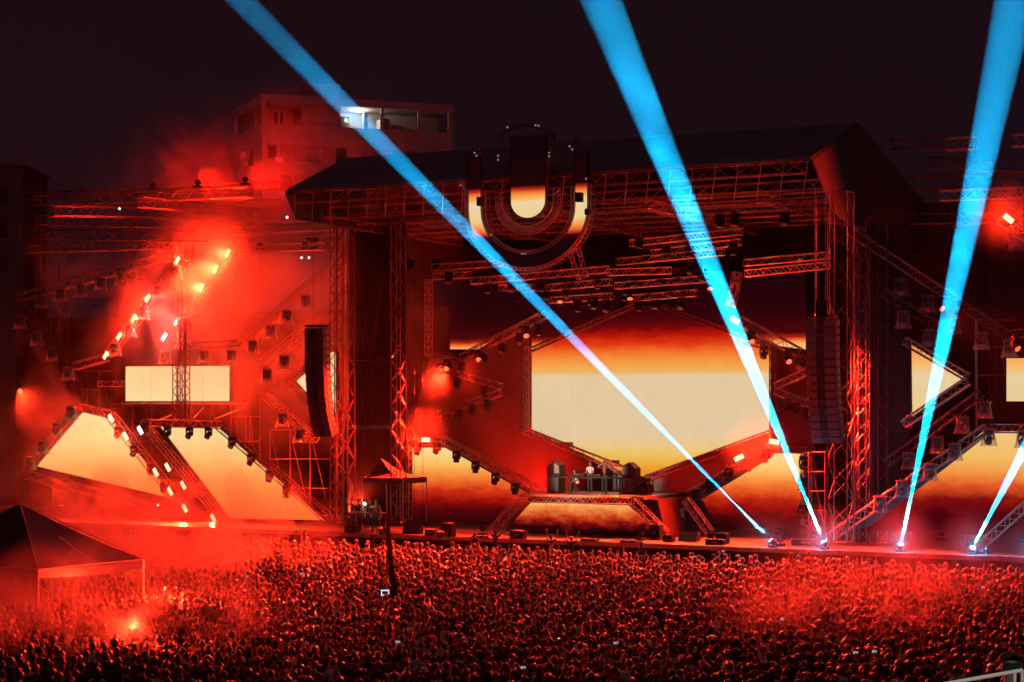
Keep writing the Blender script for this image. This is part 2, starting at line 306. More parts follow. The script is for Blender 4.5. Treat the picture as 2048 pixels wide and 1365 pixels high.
# the centre of the main stage
CT = 'trusses framing the main stage screens'
T(924, 716, 1091, 629, 4.5, .42, 'sloping truss rising from the left kink towards the blue beam', CT)
T(859, 709, 922, 716, 4.5, .4, 'short flat truss between the left upright and the kink', CT, 'dark_alu')
T(1477, 640, 1602, 708, 4.5, .5, 'sloping truss falling from the strobe to the right screen edge', CT)
T(1490, 683, 1548, 697, 6, .3, 'small lower truss under the right sloping truss', CT, 'dark_alu')
T(1462, 612, 1475, 545, 3, .4, 'steep short truss rising beside the middle blue beam', CT)
T(879, 737, 1001, 773, 5, .36, 'upper arm of the arrow shaped truss left of the central screen', CT)
T(1001, 786, 872, 831, 5, .36, 'lower arm of the arrow shaped truss left of the central screen', CT)
T(1552, 772, 1622, 740, 5, .36, 'upper arm of the arrow shaped truss right of the central screen', CT)
T(1552, 782, 1624, 813, 5, .36, 'lower arm of the arrow shaped truss right of the central screen', CT)
T(814, 888, 886, 880, 2.4, .36, 'flat truss carrying a burning strobe over the lower left screen', CT)
T(886, 880, 1078, 982, 2.4, .44, 'long sloping truss with lamps falling towards the DJ riser', CT)
T(1047, 861, 1252, 942, 6.5, .36, 'thin sloping truss along the bottom left of the central screen', CT, d2=5.5)
T(1542, 866, 1292, 957, 6.5, .3, 'thin sloping truss along the bottom right of the central screen', CT, 'dark_alu', d2=5.5)
T(1542, 900, 1378, 992, 2.4, .46, 'sloping truss with lamps right of the DJ riser', CT)
T(1542, 897, 1612, 901, 2.4, .34, 'flat truss on top of the lower right screen', CT, 'dark_alu')
T(1372, 1000, 1420, 1066, 1.2, .4, 'short leaning truss leg standing on the deck right of the musicians', CT)
T(1062, 700, 1268, 611, 8.2, .24, 'thin dark truss rising along the upper left edge of the central LED wall', CT, 'dark_alu'); T(1326, 612, 1541, 692, 8.2, .24, 'thin dark truss falling along the upper right edge of the central LED wall', CT, 'dark_alu')
# hanging lighting rows under the roof
RG = 'hanging lighting trusses under the roof'
for a in [(866, 536, 1000, 527, 0, 'dim front lighting truss at the upper left under the roof'), (945, 563, 1216, 539, 1, 'long lighting truss passing under the big U sign'),
          (1216, 545, 1340, 541, 1, 'lighting truss continuing right of the U sign'), (1235, 524, 1447, 504, 3, 'lighting truss high right of the U sign, two rows above the screen'),
          (1490, 526, 1656, 511, 3, 'dashed lighting truss reaching the right tower'), (1492, 547, 1656, 531, 2, 'lower dashed lighting truss reaching the right tower'),
          (1000, 576, 1082, 575, 4, 'short lighting truss under the left blue beam'), (1095, 576, 1222, 564, 4, 'middle lighting truss left of the stage axis'),
          (1232, 572, 1412, 558, 4, 'middle lighting truss right of the stage axis'), (1100, 601, 1224, 592, 6, 'lowest lighting truss just above the central screen, left piece'),
          (1262, 597, 1392, 586, 6, 'lowest lighting truss just above the central screen, right piece'), (1262, 487, 1484, 463, 7, 'upper faint lighting truss near the roof on the right'),
          (1300, 507, 1480, 484, 6, 'second faint lighting truss near the roof on the right'), (868, 553, 950, 549, 2, 'very dim lighting truss over the upper left LED panel')]:
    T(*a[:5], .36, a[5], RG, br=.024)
# left wing
LW = 'trusses of the left wing'
for a in [(33, 597, 358, 508, 1.2, .5, 'upper edge of the big diamond frame, running up to the right', 'alu'), (370, 516, 217, 709, 1.2, .5, 'steep truss carrying five strobes and rain covers in the left wing', 'alu'),
          (213, 715, 150, 733, 1.2, .45, 'short truss at the foot of the diamond frame', 'alu'), (34, 602, 150, 731, 1.2, .42, 'lower left edge of the big diamond frame, faint in the smoke', 'dark_alu'),
          (478, 504, 375, 640, 3, .5, 'blurred sloping truss behind the three upper strobes', 'alu'), (694, 510, 483, 688, 1.2, .48, 'long sloping truss behind the hanging speakers on the left', 'alu'),
          (667, 618, 527, 728, -.5, .55, 'shorter sloping truss parallel to the long one left of the speakers', 'alu'), (376, 692, 482, 687, 2, .35, 'dark flat truss above the bright rectangular screen', 'dark_alu'),
          (58, 500, 383, 490, 3, .42, 'flat truss above the diamond frame', 'alu'), (383, 487, 682, 478, 3, .42, 'flat truss right of the diamond frame, glowing in red smoke', 'alu'),
          (475, 500, 690, 494, 2, .3, 'thin flat truss below the glowing one', 'alu'), (356, 700, 356, 488, 1.0, .4, 'upright truss behind the pair of strobes above the rectangular screen', 'alu'),
          (376, 610, 376, 488, 1.8, .5, 'upright lattice tower at the right corner of the diamond frame', 'alu'), (355, 838, 355, 700, .6, .42, 'left one of two dark uprights crossing the rectangular screen', 'dark_alu'),
          (370, 838, 370, 640, .6, .42, 'right one of two dark uprights crossing the rectangular screen', 'dark_alu'), (161, 815, 219, 829, -.3, .42, 'short truss on top of the leftmost kite shaped screen', 'alu'),
          (155, 818, 70, 921, -.3, .42, 'truss down the left edge of the kite shaped screen', 'alu'), (221, 831, 373, 1022, -.3, .5, 'truss with lamps and strobes down the right edge of the kite shaped screen', 'alu'),
          (55, 950, 365, 1031, -.3, .5, 'long low truss under the kite shaped screen', 'alu'), (299, 860, 446, 1040, -.3, .45, 'truss down the left edge of the slanted screen', 'alu'),
          (288, 846, 438, 850, -.3, .42, 'flat truss with three lamps on top of the slanted screen', 'alu'), (441, 852, 660, 1040, -.3, .5, 'dark truss with four lamps down the right edge of the slanted screen', 'dark_alu'),
          (534, 793, 632, 880, .4, .45, 'sloping truss in the shade below the hanging speakers', 'alu'), (577, 762, 612, 735, -1.2, .34, 'upper arm of the small arrow truss beside the hanging speakers', 'alu'),
          (577, 766, 618, 813, -1.2, .34, 'lower arm of the small arrow truss beside the hanging speakers', 'alu'), (199, 768, 246, 768, 2, .34, 'very short truss left of the rectangular screen', 'alu')]:
    T(*a[:6], a[6], LW, a[7])
LR = 'roof trusses of the left wing'
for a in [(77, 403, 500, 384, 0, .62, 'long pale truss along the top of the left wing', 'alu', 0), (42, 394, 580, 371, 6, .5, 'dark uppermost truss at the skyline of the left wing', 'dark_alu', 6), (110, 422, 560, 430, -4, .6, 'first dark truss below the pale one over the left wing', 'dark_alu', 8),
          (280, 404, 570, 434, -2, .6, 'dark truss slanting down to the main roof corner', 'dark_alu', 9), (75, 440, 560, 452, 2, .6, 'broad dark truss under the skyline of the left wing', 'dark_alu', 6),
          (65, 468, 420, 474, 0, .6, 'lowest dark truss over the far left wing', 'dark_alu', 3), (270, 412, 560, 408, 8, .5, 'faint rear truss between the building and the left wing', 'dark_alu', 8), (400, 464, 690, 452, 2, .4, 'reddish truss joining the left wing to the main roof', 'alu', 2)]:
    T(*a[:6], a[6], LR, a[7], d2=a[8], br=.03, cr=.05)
T(119, 690, 119, 437, 5, .8, 'dark lattice tower at the far left', 'rear towers of the left wing', 'dark_alu', pitch=.8); T(82, 690, 82, 440, 6, .5, 'slim dark lattice tower outermost on the far left', 'rear towers of the left wing', 'dark_alu')
T(262, 560, 262, 440, 6, .5, 'dark lattice upright behind the diamond frame', 'rear towers of the left wing', 'dark_alu')
# right wing
RW = 'trusses of the right wing'
for a in [(1703, 464, 1890, 588, 1, .42, 'long sloping truss falling from the right tower', 'alu'), (1890, 588, 2016, 669, 1, .42, 'continuation of the falling truss behind the blue beam', 'dark_alu'), (2016, 669, 2090, 662, 1, .4, 'flat end piece of the falling truss at the right edge', 'dark_alu'),
          (1767, 585, 1878, 655, 0, .4, 'dim second sloping truss below the long one', 'dark_alu'), (1810, 682, 1934, 754, -.3, .4, 'upper edge truss of the small triangular screen', 'alu'), (1935, 763, 1808, 849, -.3, .4, 'lower edge truss of the small triangular screen', 'alu'),
          (1962, 787, 1772, 928, .8, .4, 'dim truss parallel below the triangular screen', 'dark_alu'), (1974, 857, 1665, 1072, -.5, .46, 'long rising truss with rain covered lamps at the lower right', 'alu'),
          (1982, 857, 2100, 858, -.5, .42, 'flat truss on top of the lower right wing screen', 'alu'), (2070, 996, 1960, 1094, -1, .42, 'dim truss at the right edge above the last beam', 'alu'),
          (1699, 440, 1924, 437, 3, .5, 'flat truss high in the right wing with sparkling joints', 'dark_alu'), (1893, 290, 1950, 286, 2, .6, 'short pale truss at the upper right left of the blue beam', 'alu'), (2026, 282, 2100, 279, 2, .6, 'short pale truss at the upper right edge', 'alu'),
          (1783, 290, 1900, 280, 7, .5, 'dark truss at the skyline on the right', 'dark_alu'), (1860, 324, 2100, 338, 4, .5, 'dark truss under the skyline on the right', 'dark_alu'), (1820, 366, 2100, 360, 6, .7, 'broad dark roof truss in the right wing', 'dark_alu'),
          (1880, 392, 2100, 384, 1, .5, 'roof truss with one bright chord at the right edge', 'alu'), (2000, 440, 2110, 512, 0, .45, 'sloping truss with a red strobe at the right edge', 'alu'), (1900, 445, 2100, 420, 5, .5, 'dark truss crossing behind the right blue beam', 'dark_alu')]:
    T(*a[:6], a[6], RW, a[7])

# ================================================================== LED SCREENS
SY = lambda py, px, d: P(px, py, d).z
def stops(d, px, lst): return [(SY(y, px, d), c) for y, c in lst]
M['scr_main'] = screen_mat('led_sunset_main', stops(9, 1300, [(560, (26, 4, 6)), (610, (40, 3, 8)), (640, (72, 4, 8)), (656, (112, 6, 8)), (672, (188, 22, 8)), (688, (222, 58, 18)), (702, (240, 108, 38)), (722, (244, 150, 66)), (743, (238, 178, 92)), (752, (229, 201, 160)), (872, (228, 200, 160)), (900, (236, 200, 118)), (922, (238, 180, 70)), (950, (238, 130, 40))]), .32, wr=(SY(742, 1300, 9), SY(690, 1300, 9)))
low = [(890, (250, 224, 160)), (925, (248, 200, 110)), (948, (246, 150, 66)), (968, (238, 96, 36)), (985, (205, 48, 18)), (1003, (150, 14, 10)), (1022, (76, 4, 8)), (1045, (34, 4, 8))]
M['scr_top'] = screen_mat('led_sunset_top', stops(9.4, 900, [(560, (20, 3, 8)), (640, (40, 3, 8)), (678, (70, 5, 8)), (686, (170, 30, 14)), (692, (246, 120, 50)), (700, (250, 190, 110))]), .12, nsc=(.9, .9, 1.6))
M['scr_low'] = screen_mat('led_sunset_low', stops(3, 1000, low), .5, wr=(SY(930, 1000, 3), SY(975, 1000, 3)))
M['scr_lowr'] = screen_mat('led_sunset_low_right', stops(3, 1550, [(y+12, c) for y, c in low]), .5, wr=(SY(942, 1550, 3), SY(987, 1550, 3)))
M['scr_right'] = screen_mat('led_sunset_right', stops(0, 1900, [(860, (242, 200, 130)), (915, (244, 188, 100)), (945, (244, 150, 66)), (972, (225, 80, 34)), (1000, (130, 12, 14)), (1030, (70, 2, 12)), (1075, (34, 3, 12))]), .55, wr=(SY(925, 1900, 0), SY(980, 1900, 0)))
M['scr_left'] = screen_mat('led_sunset_left', stops(0, 400, [(815, (250, 218, 152)), (880, (250, 212, 142)), (915, (250, 196, 116)), (950, (249, 165, 85)), (985, (247, 135, 60)), (1040, (240, 98, 40))]), .3)
M['scr_rect'] = screen_mat('led_cream', stops(4, 350, [(725, (250, 205, 140)), (770, (248, 216, 155)), (810, (248, 220, 160))]), .1)
M['scr_riser'] = screen_mat('led_sunset_riser', stops(-1.4, 1160, [(1003, (248, 190, 110)), (1020, (240, 130, 60)), (1036, (200, 60, 24)), (1048, (120, 12, 12)), (1058, (36, 4, 8)), (1068, (20, 4, 8))]), .6, nsc=(1.3, 1.3, 2.5))
M['scr_tri'] = screen_mat('led_triangle', stops(0, 1870, [(690, (246, 150, 66)), (730, (246, 186, 104)), (752, (232, 206, 160)), (835, (238, 206, 140))]), .3)
M['scr_u'] = screen_mat('led_u_sign', stops(-7.5, 1056, [(300, (16, 4, 8)), (372, (30, 4, 8)), (379, (190, 40, 16)), (388, (246, 140, 60)), (399, (250, 190, 100)), (403, (236, 212, 164)), (440, (240, 206, 140)), (452, (248, 160, 80)), (463, (236, 90, 36)), (472, (70, 6, 10)), (485, (20, 4, 8))]), .08)
def screen(poly, d, mt, label, cat='LED screen', cols=1, th=.35, group=None):
    pts = pp(d, *poly); c = sum(pts, Vector())/len(pts)
    o = thing('led_screen', label, cat, c, group)
    m = MB(); m.prism([p+N*.02 for p in pts], N*th); part(m, 'screen_frame', M['black'], o)
    if cols == 1: m = MB(); m.poly(pts); part(m, 'led_panel', M[mt], o)
    else:
        for i in range(cols):
            a, b = i/cols, (i+1)/cols; q = [pts[0].lerp(pts[1], a), pts[0].lerp(pts[1], b), pts[3].lerp(pts[2], b), pts[3].lerp(pts[2], a)]
            cc = sum(q, Vector())/4; m = MB(); m.poly([cc+(p-cc)*.994 for p in q]); part(m, 'led_panel', M[mt], o)
    return o
screen([(1062, 862), (1062, 699), (1262, 612), (1332, 612), (1541, 690), (1541, 864), (1294, 955), (1250, 946)], 9, 'scr_main', 'huge central LED wall with a cream band under a torn orange and red sky')
screen([(862, 560), (1240, 545), (1240, 622), (1062, 699), (862, 699)], 9.4, 'scr_top', 'dark LED panel at the upper left of the main stage, bottom edge glowing')
screen([(1350, 545), (1612, 540), (1612, 700), (1541, 690), (1350, 618)], 9.4, 'scr_top', 'dark LED panel at the upper right of the main stage with a glowing lower corner')
screen([(823, 896), (890, 896), (1058, 988), (1058, 1046), (823, 1046)], 3, 'scr_low', 'LED screen left of the DJ riser fading from yellow to dark red')
screen([(1545, 907), (1606, 907), (1606, 1056), (1424, 1058), (1396, 996)], 3, 'scr_lowr', 'LED screen right of the DJ riser fading from yellow to dark red')
screen([(74, 933), (168, 822), (219, 834), (348, 998)], 0, 'scr_left', 'kite shaped cream LED screen at the far left')
screen([(322, 855), (437, 855), (649, 1041), (460, 1037)], 0, 'scr_left', 'slanted cream LED screen between the kite screen and the left speakers')
screen([(251, 733), (459, 732), (459, 803), (251, 803)], 4, 'scr_rect', 'wide rectangular cream LED screen of the left wing', cols=4)
screen([(593, 763), (614, 744), (618, 790)], -.9, 'scr_rect', 'small triangular LED screen half hidden by the left speakers')
screen([(658, 706), (672, 704), (672, 826), (662, 820)], .5, 'scr_rect', 'narrow sliver of LED screen seen right of the left speakers')
screen([(1823, 690), (1931, 757), (1825, 833)], 0, 'scr_tri', 'triangular LED screen in the right wing pointing right')
screen([(2013, 717), (2110, 717), (2110, 803), (2013, 803)], 3, 'scr_tri', 'rectangular LED screen cut by the right edge')
screen([(1966, 864), (2120, 862), (2120, 1076), (1722, 1062), (1826, 980)], .2, 'scr_right', 'large sloping LED screen at the lower right, its bottom sunk in dark red')
def slab(poly, d, th, mt, label, cat, name): m = MB(); m.prism(pp(d, *poly), N*th); return solo(m, name, M[mt], label, cat)
slab([(74, 936), (348, 1001), (352, 1019), (62, 946)], -.05, .3, 'scrim', 'dark tapering fascia board under the kite shaped screen', 'fascia', 'fascia_board')
slab([(303, 851), (320, 856), (458, 1038), (449, 1041)], -.05, .3, 'scrim', 'dark fascia board along the left edge of the slanted screen', 'fascia', 'fascia_board')
slab([(1966, 866), (1972, 872), (1740, 1052), (1690, 1066)], -.1, .25, 'scrim', 'dark fascia board under the rising truss at the lower right', 'fascia', 'fascia_board')
slab([(1542, 907), (1542, 914), (1396, 1002), (1378, 1000)], 2.0, .3, 'scrim', 'dark sloping fascia under the right lamp truss of the main stage', 'fascia', 'fascia_board')
slab([(1395, 1003), (1402, 1001), (1428, 1056), (1424, 1060)], 2.6, .3, 'drape', 'narrow dark side board left of the lower right screen', 'fascia', 'fascia_board')
slab([(806, 897), (821, 897), (821, 1046), (806, 1046)], 2.9, .3, 'drape', 'narrow dark side board left of the lower left screen', 'fascia', 'fascia_board')
slab([(1292, 955), (1541, 868), (1541, 898), (1385, 978), (1320, 1000)], 6.2, .2, 'scrim', 'deep red sloping fascia between the two right trusses of the main stage', 'fascia', 'fascia_board')
for x0, y0, x1, y1, l in ((1119, 885, 1139, 895, 'small red box on the upper part of the sloping truss'), (1211, 921, 1232, 934, 'small red box lower down the sloping truss beside the DJ')):
    m = MB(); m.prism(pp(6.2, (x0, y0), (x1, y0), (x1, y1), (x0, y1)), N*.5); solo(m, 'junction_box', M['redbox'], l, 'box')

# ================================================================== U SHAPED SIGN
def u_pts(r, cy, ytop, d, cx=1056, n=22):
    q = [(cx-r, ytop), (cx-r, (ytop+cy)/2)]+[(cx-r*math.cos(math.pi*i/n), cy+r*math.sin(math.pi*i/n)) for i in range(n+1)]+[(cx+r, (ytop+cy)/2), (cx+r, ytop)]
    return [P(x, y-(x-cx)*.05, d) for x, y in q]
us = thing('u_shaped_sign', 'giant letter U sign of lit panels and curved trusses hung before the main roof', 'stage sign', P(1056, 400, -7.5))
def strip(ra, rb, cy, yt, d, name, mt):
    a = u_pts(ra, cy, yt, d); b = u_pts(rb, cy, yt, d); m = MB(); n = len(a)
    m.add(a+b, [(i, i+1, n+i+1, n+i) for i in range(n-1)]); return part(m, name, M[mt], us)
strip(118, 95, 416, 304, -7.5, 'outer_led_strip', 'scr_u')
strip(122, 91, 416, 306, -7.2, 'back_panel', 'black')
a = u_pts(34, 402, 273, -7.5); m = MB(); m.poly(a); part(m, 'inner_led_panel', M['scr_u'], us)
a = u_pts(37, 402, 272, -7.3); m = MB(); m.prism(a, N*.2); part(m, 'back_panel', M['black'], us)
for ra, cy, yt in ((126, 416, 372), (120, 416, 372), (92, 416, 376), (86, 416, 380), (51, 402, 380), (65, 404, 384)):
    m = MB(); q = u_pts(ra, cy, yt, -7.6); m.path(q, .034, 5); part(m, 'curved_chord', M['alu'], us); m = MB(); m.path([p+N*.5 for p in q], .026, 5); part(m, 'curved_chord', M['dark_alu'], us)
m = MB()
for ra, rb, cy, yt in ((126, 120, 416, 372), (92, 86, 416, 376), (51, 65, 402, 382)):
    a = u_pts(ra, cy, yt, -7.6, n=40); b = u_pts(rb, cy, yt, -7.4, n=40)
    for i in range(len(a)-1): m.tube(a[i], b[i+1], .022, 3, cap=False); m.tube(a[i]+N*.5, b[i], .02, 3, cap=False)
bo = part(m, 'ring_bracing', M['alu'], us); bo['kind'] = 'stuff'
m = MB()
arch = lambda r0, dz: [P(x, y, -7.4+dz) for x, y in [(1054-r0, 332), (1054-r0, 278)]+[(1054-r0*math.cos(math.pi*i/12), 276-(22+(r0-46)*.5)*math.sin(math.pi*i/12)) for i in range(13)]+[(1054+r0, 278), (1054+r0, 330)]]
for r0 in (46, 57):
    for dz in (0, .5): m.path(arch(r0, dz), .045, 4)
a, b = arch(46, 0), arch(57, .5)
for i in range(len(a)-1): m.tube(a[i], b[i+1], .028, 3); m.tube(b[i], a[i+1], .028, 3)
part(m, 'arch_truss', M['dark_alu'], us)
m = MB()
for sg in (-1, 1):
    x = 1056+sg*92; q = [P(x, 330, -7.4), P(x, 283-sg*6, -7.4), P(x+sg*26, 330, -7.4)]
    m.path(q+[q[0]], .05, 4); m.tube(q[1]+N*.4, q[2]+N*.4, .04, 4); m.tube(q[1], q[1]+N*.4, .04, 4); m.tube((q[0]+q[1])/2, (q[1]+q[2])/2, .03, 4)
part(m, 'leg_top', M['dark_alu'], us)
for x, y in ((953, 312), (949, 306), (996, 312), (996, 320), (1071, 251), (1077, 252), (1098, 306), (1098, 313), (1139, 293), (1144, 299), (921, 371), (1172, 358), (1044, 508), (1050, 508), (982, 470), (1015, 255)):
    m = MB(); m.ball(P(x, y, -7.7), .05, 6, 4); part(m, 'tiny_lamp', M['leddim'], us)
for x, y, w, h in ((953, 394, 10, 18), (1150, 385, 12, 19), (1169, 418, 8, 12)):
    m = MB(); m.prism(pp(-7.9, (x, y), (x+w, y), (x+w, y+h), (x, y+h)), N*.3); part(m, 'junction_box', M['black'], us)
T(1028, 470, 1062, 470, -7, .4, 'short truss hanging under the middle of the U sign', 'trusses around the U sign', 'dark_alu')
T(1148, 500, 1165, 556, -5, .5, 'upright cable ladder at the lower right of the U sign', 'trusses around the U sign', 'alu')

# ================================================================== LINE ARRAYS
def line_array(px, py, d, wid, n, label):
    p = P(px, py, d); o = thing('line_array', label, 'line array', p.copy(), 'hanging line arrays')
    ang = 0
    m = MB(); m.box(p+R*wid/2+N*.35+Z*.12, (wid*.9, .8, .12), (R, N, Z)); part(m, 'rigging_frame', M['black'], o)
    for sx in (.25, .75): m = MB(); m.tube(p+R*wid*sx+N*.35+Z*.15, p+R*wid*sx+N*.35+Z*6.5, .022, 4); part(m, 'hoist_chain', M['steel'], o)
    h = .392
    for i in range(n):
        ang = R_(1.0+26*(i/(n-1))**2.3); dn = -Z*math.cos(ang)+N*math.sin(ang); fw = -N*math.cos(ang)-Z*math.sin(ang)
        c = p+R*wid/2+dn*h/2-fw*.36
        m = MB(); m.box(c, (wid, .72, h-.016), (R, -fw, -dn)); cb = part(m, 'speaker_cabinet', M['speaker'], o)
        for k in (-.31, .31): m = MB(); m.box(c+fw*.365+R*k*wid, (wid*.34, .012, h*.8), (R, -fw, -dn)); part(m, 'grille', M['grille'], cb)
        m = MB(); m.box(c+R*(wid/2+.012)-fw*.1, (.022, .3, h*.6), (R, -fw, -dn)); m.box(c+R*(wid/2+.014)+fw*.24-dn*.07, (.026, .05, .07), (R, -fw, -dn)); m.box(c+R*(wid/2+.014)+fw*.24+dn*.07, (.026, .05, .07), (R, -fw, -dn))
        part(m, 'side_plate', [M['grille']], cb)
        p = p+dn*h
    return o
line_array(609, 657, -6, 1.22, 16, 'curved hanging stack of loudspeakers left of the main stage')
line_array(1611, 639, -6, 1.5, 16, 'curved hanging stack of loudspeakers right of the main stage')

# ================================================================== DJ RISER AND DECK FURNITURE
def sdz(p): q = p-O; return q.dot(R), q.dot(N), p.z
s0 = sdz(P(1040, 990, -1.5))[0]; s1 = sdz(P(1268, 990, -1.5))[0]; zr = P(1150, 989, -.6).z
rs = thing('dj_riser', 'raised DJ platform with sloping sides above the front screen', 'stage riser', W((s0+s1)/2, .5, 1.86))
m = MB(); m.sbox(s0, s1+.6, -1.5, 3.2, zr-.16, zr); part(m, 'platform', M['deck'], rs)
m = MB(); m.prism([W(s1+.05, -1.1, zr-.17), W(s1+1.2, -1.1, zr-.17), W(s1+1.75, -1.1, 1.86), W(s1+.05, -1.1, 1.86)], N*4); part(m, 'side_panel', M['redlit_cloth'], rs)
m = MB(); m.sbox(s0+.2, s1-.1, -.9, -.8, 1.86, zr-.17); part(m, 'back_board', M['black'], rs)
T(1040, 997, 1260, 1003, -1.75, .36, 'flat truss along the front lip of the DJ riser', 'trusses of the DJ riser')
T(1040, 1003, 987, 1060, -1.75, .42, 'leaning truss leg at the left of the DJ riser', 'trusses of the DJ riser')
T(1266, 1003, 1330, 1068, -1.75, .42, 'leaning truss leg at the right of the DJ riser', 'trusses of the DJ riser')
screen([(1062, 1005), (1252, 1007), (1316, 1066), (1010, 1063)], -1.4, 'scr_riser', 'trapezoid LED screen in the front of the DJ riser', th=.12)
def on_deck(px, py, d, z): p = P(px, py, d); p.z = z; return p
# table
ta = sdz(P(1098, 955, 0))[0]; tb = sdz(P(1249, 957, 0))[0]; zt = zr+.95
tbl = thing('dj_table', 'long black DJ table on thin legs standing on the riser', 'table', W((ta+tb)/2, .3, zr))
m = MB(); m.sbox(ta, tb, -.15, .65, zt-.07, zt); part(m, 'tabletop', M['black'], tbl)
for i, f in enumerate((.02, .14, .22, .30, .66, .76, .89, .98)):
    m = MB(); s = ta+(tb-ta)*f; m.sbox(s-.035, s+.035, (-.1 if i % 2 else .5), (-.03 if i % 2 else .57), zr+.003, zt-.072); part(m, 'leg', M['black'], tbl)
def gear(f, w, dp, h, name, label, cat, mt='black', dd=.25, z=None, knobs=True):
    s = ta+(tb-ta)*f; o = thing(name, label, cat, W(s, dd, z or zt)); zz = (z or zt)+.004
    m = MB(); m.sbox(s-w/2, s+w/2, dd-dp/2, dd+dp/2, zz, zz+h); m.lathe([(.11, 0), (.11, .015), (.03, .02)], W(s, dd, zz+h), Z, 12); part(m, 'casing', M[mt], o)
    if knobs:
        m = MB()
        for k in range(4): m.lathe([(.02, 0), (.016, .03)], W(s-w*.35+k*w*.23, dd-dp*.4, zz+h), Z, 6)
        part(m, 'knob_row', M['steel'], o)
for f, w, h, n, l, c in ((.34, .5, .12, 'cd_player', 'flat deck at the left end of the DJ gear', 'music player'), (.43, .34, .17, 'cd_player', 'slightly taller deck second from the left of the DJ gear', 'music player'), (.55, .5, .12, 'mixing_desk', 'black mixer on the table right in front of the DJ', 'mixer'), (.64, .36, .11, 'cd_player', 'flat deck at the right of the DJ', 'music player'), (.74, .36, .05, 'laptop_computer', 'thin dark device at the right end of the DJ gear', 'device')):
    gear(f, w, .42, h, n, l, c)
def speaker_stack(px, label, mirror=1):
    a = P(px, 989, .9); a.z = zr; o = thing('monitor_stack', label, 'speaker', a)
    m = MB(); m.box(a+Z*.5, (.75, .8, 1.0), (R, N, Z)); part(m, 'bass_cabinet', M['speaker'], o)
    m = MB(); q = [a+Z*1.02+R*(x*mirror)+Z*z-N*.4 for x, z in ((-.42, 0), (.42, 0), (.36, .55), (.0, .75), (-.42, .42))]; m.prism(q, N*.7); part(m, 'wedge_cabinet', M['speaker'], o)
    m = MB(); q = [a+Z*1.02+R*(x*mirror)+Z*z-N*.42 for x, z in ((.05, .08), (.38, .08), (.33, .5), (.05, .65))]; m.prism(q, N*.015); part(m, 'grille', M['pale'], o)
    m = MB(); m.box(a+Z*.5-N*.41, (.6, .015, .8), (R, N, Z)); part(m, 'grille', M['grille'], o)
speaker_stack(1113, 'tall monitor speaker stack at the left end of the DJ table')
speaker_stack(1263, 'tall monitor speaker stack at the right end of the DJ table', -1)
def flight_case(p, w, dp, h, label, mt='black', name='flight_case', cat='equipment case'):
    o = thing(name, label, cat, p); m = MB(); m.box(p+Z*(h/2+.005), (w, dp, h), (R, N, Z)); part(m, 'case_body', M[mt], o)
    m = MB()
    for sx in (-1, 1):
        for sz in (.03, h-.02): m.box(p+Z*(sz)+R*(sx*(w/2-.02))-N*(dp/2+.008), (.07, .02, .06), (R, N, Z))
    m.box(p+Z*(h*.5)-N*(dp/2+.008), (w*.3, .02, .04), (R, N, Z)); part(m, 'case_fittings', M['steel'], o); return o
a = P(1291, 990, .9); a.z = zr; flight_case(a, .55, .6, .62, 'low rack case right of the DJ speaker stack')
a = P(1291, 990, 1.0); a.z = zr+.64; flight_case(a, .4, .5, .26, 'small case lying on the rack right of the DJ speaker stack')
# fan
a = P(1240, 989, -.6); a.z = zr; fn = thing('floor_fan', 'small round floor fan under the right end of the DJ table', 'fan', a)
m = MB(); m.tube(a+Z*.0+R*-.15, a+Z*.02+R*.15, .03, 5); m.tube(a, a+Z*.15, .025, 5); part(m, 'stand', M['black'], fn)
m = MB()
for k in range(16): m.tube(a+Z*.38+R*.22*math.cos(k*math.pi/8)+Z*.22*math.sin(k*math.pi/8), a+Z*.38+R*.22*math.cos((k+1)*math.pi/8)+Z*.22*math.sin((k+1)*math.pi/8), .02, 4)
for k in range(8): m.tube(a+Z*.38-N*.05, a+Z*.38+R*.22*math.cos(k*math.pi/4)+Z*.22*math.sin(k*math.pi/4), .006, 3)
part(m, 'guard', M['black'], fn)
m = MB()
for k in range(4):
    t = k*math.pi/2; e = R*math.cos(t)+Z*math.sin(t); f = -R*math.sin(t)+Z*math.cos(t); m.add([a+Z*.38+e*.03, a+Z*.38+e*.18-f*.06+N*.03, a+Z*.38+e*.18+f*.06], [(0, 1, 2)])
part(m, 'blades', M['grille'], fn)
def dk_pt(px, py): return G(px, py, 1.855)
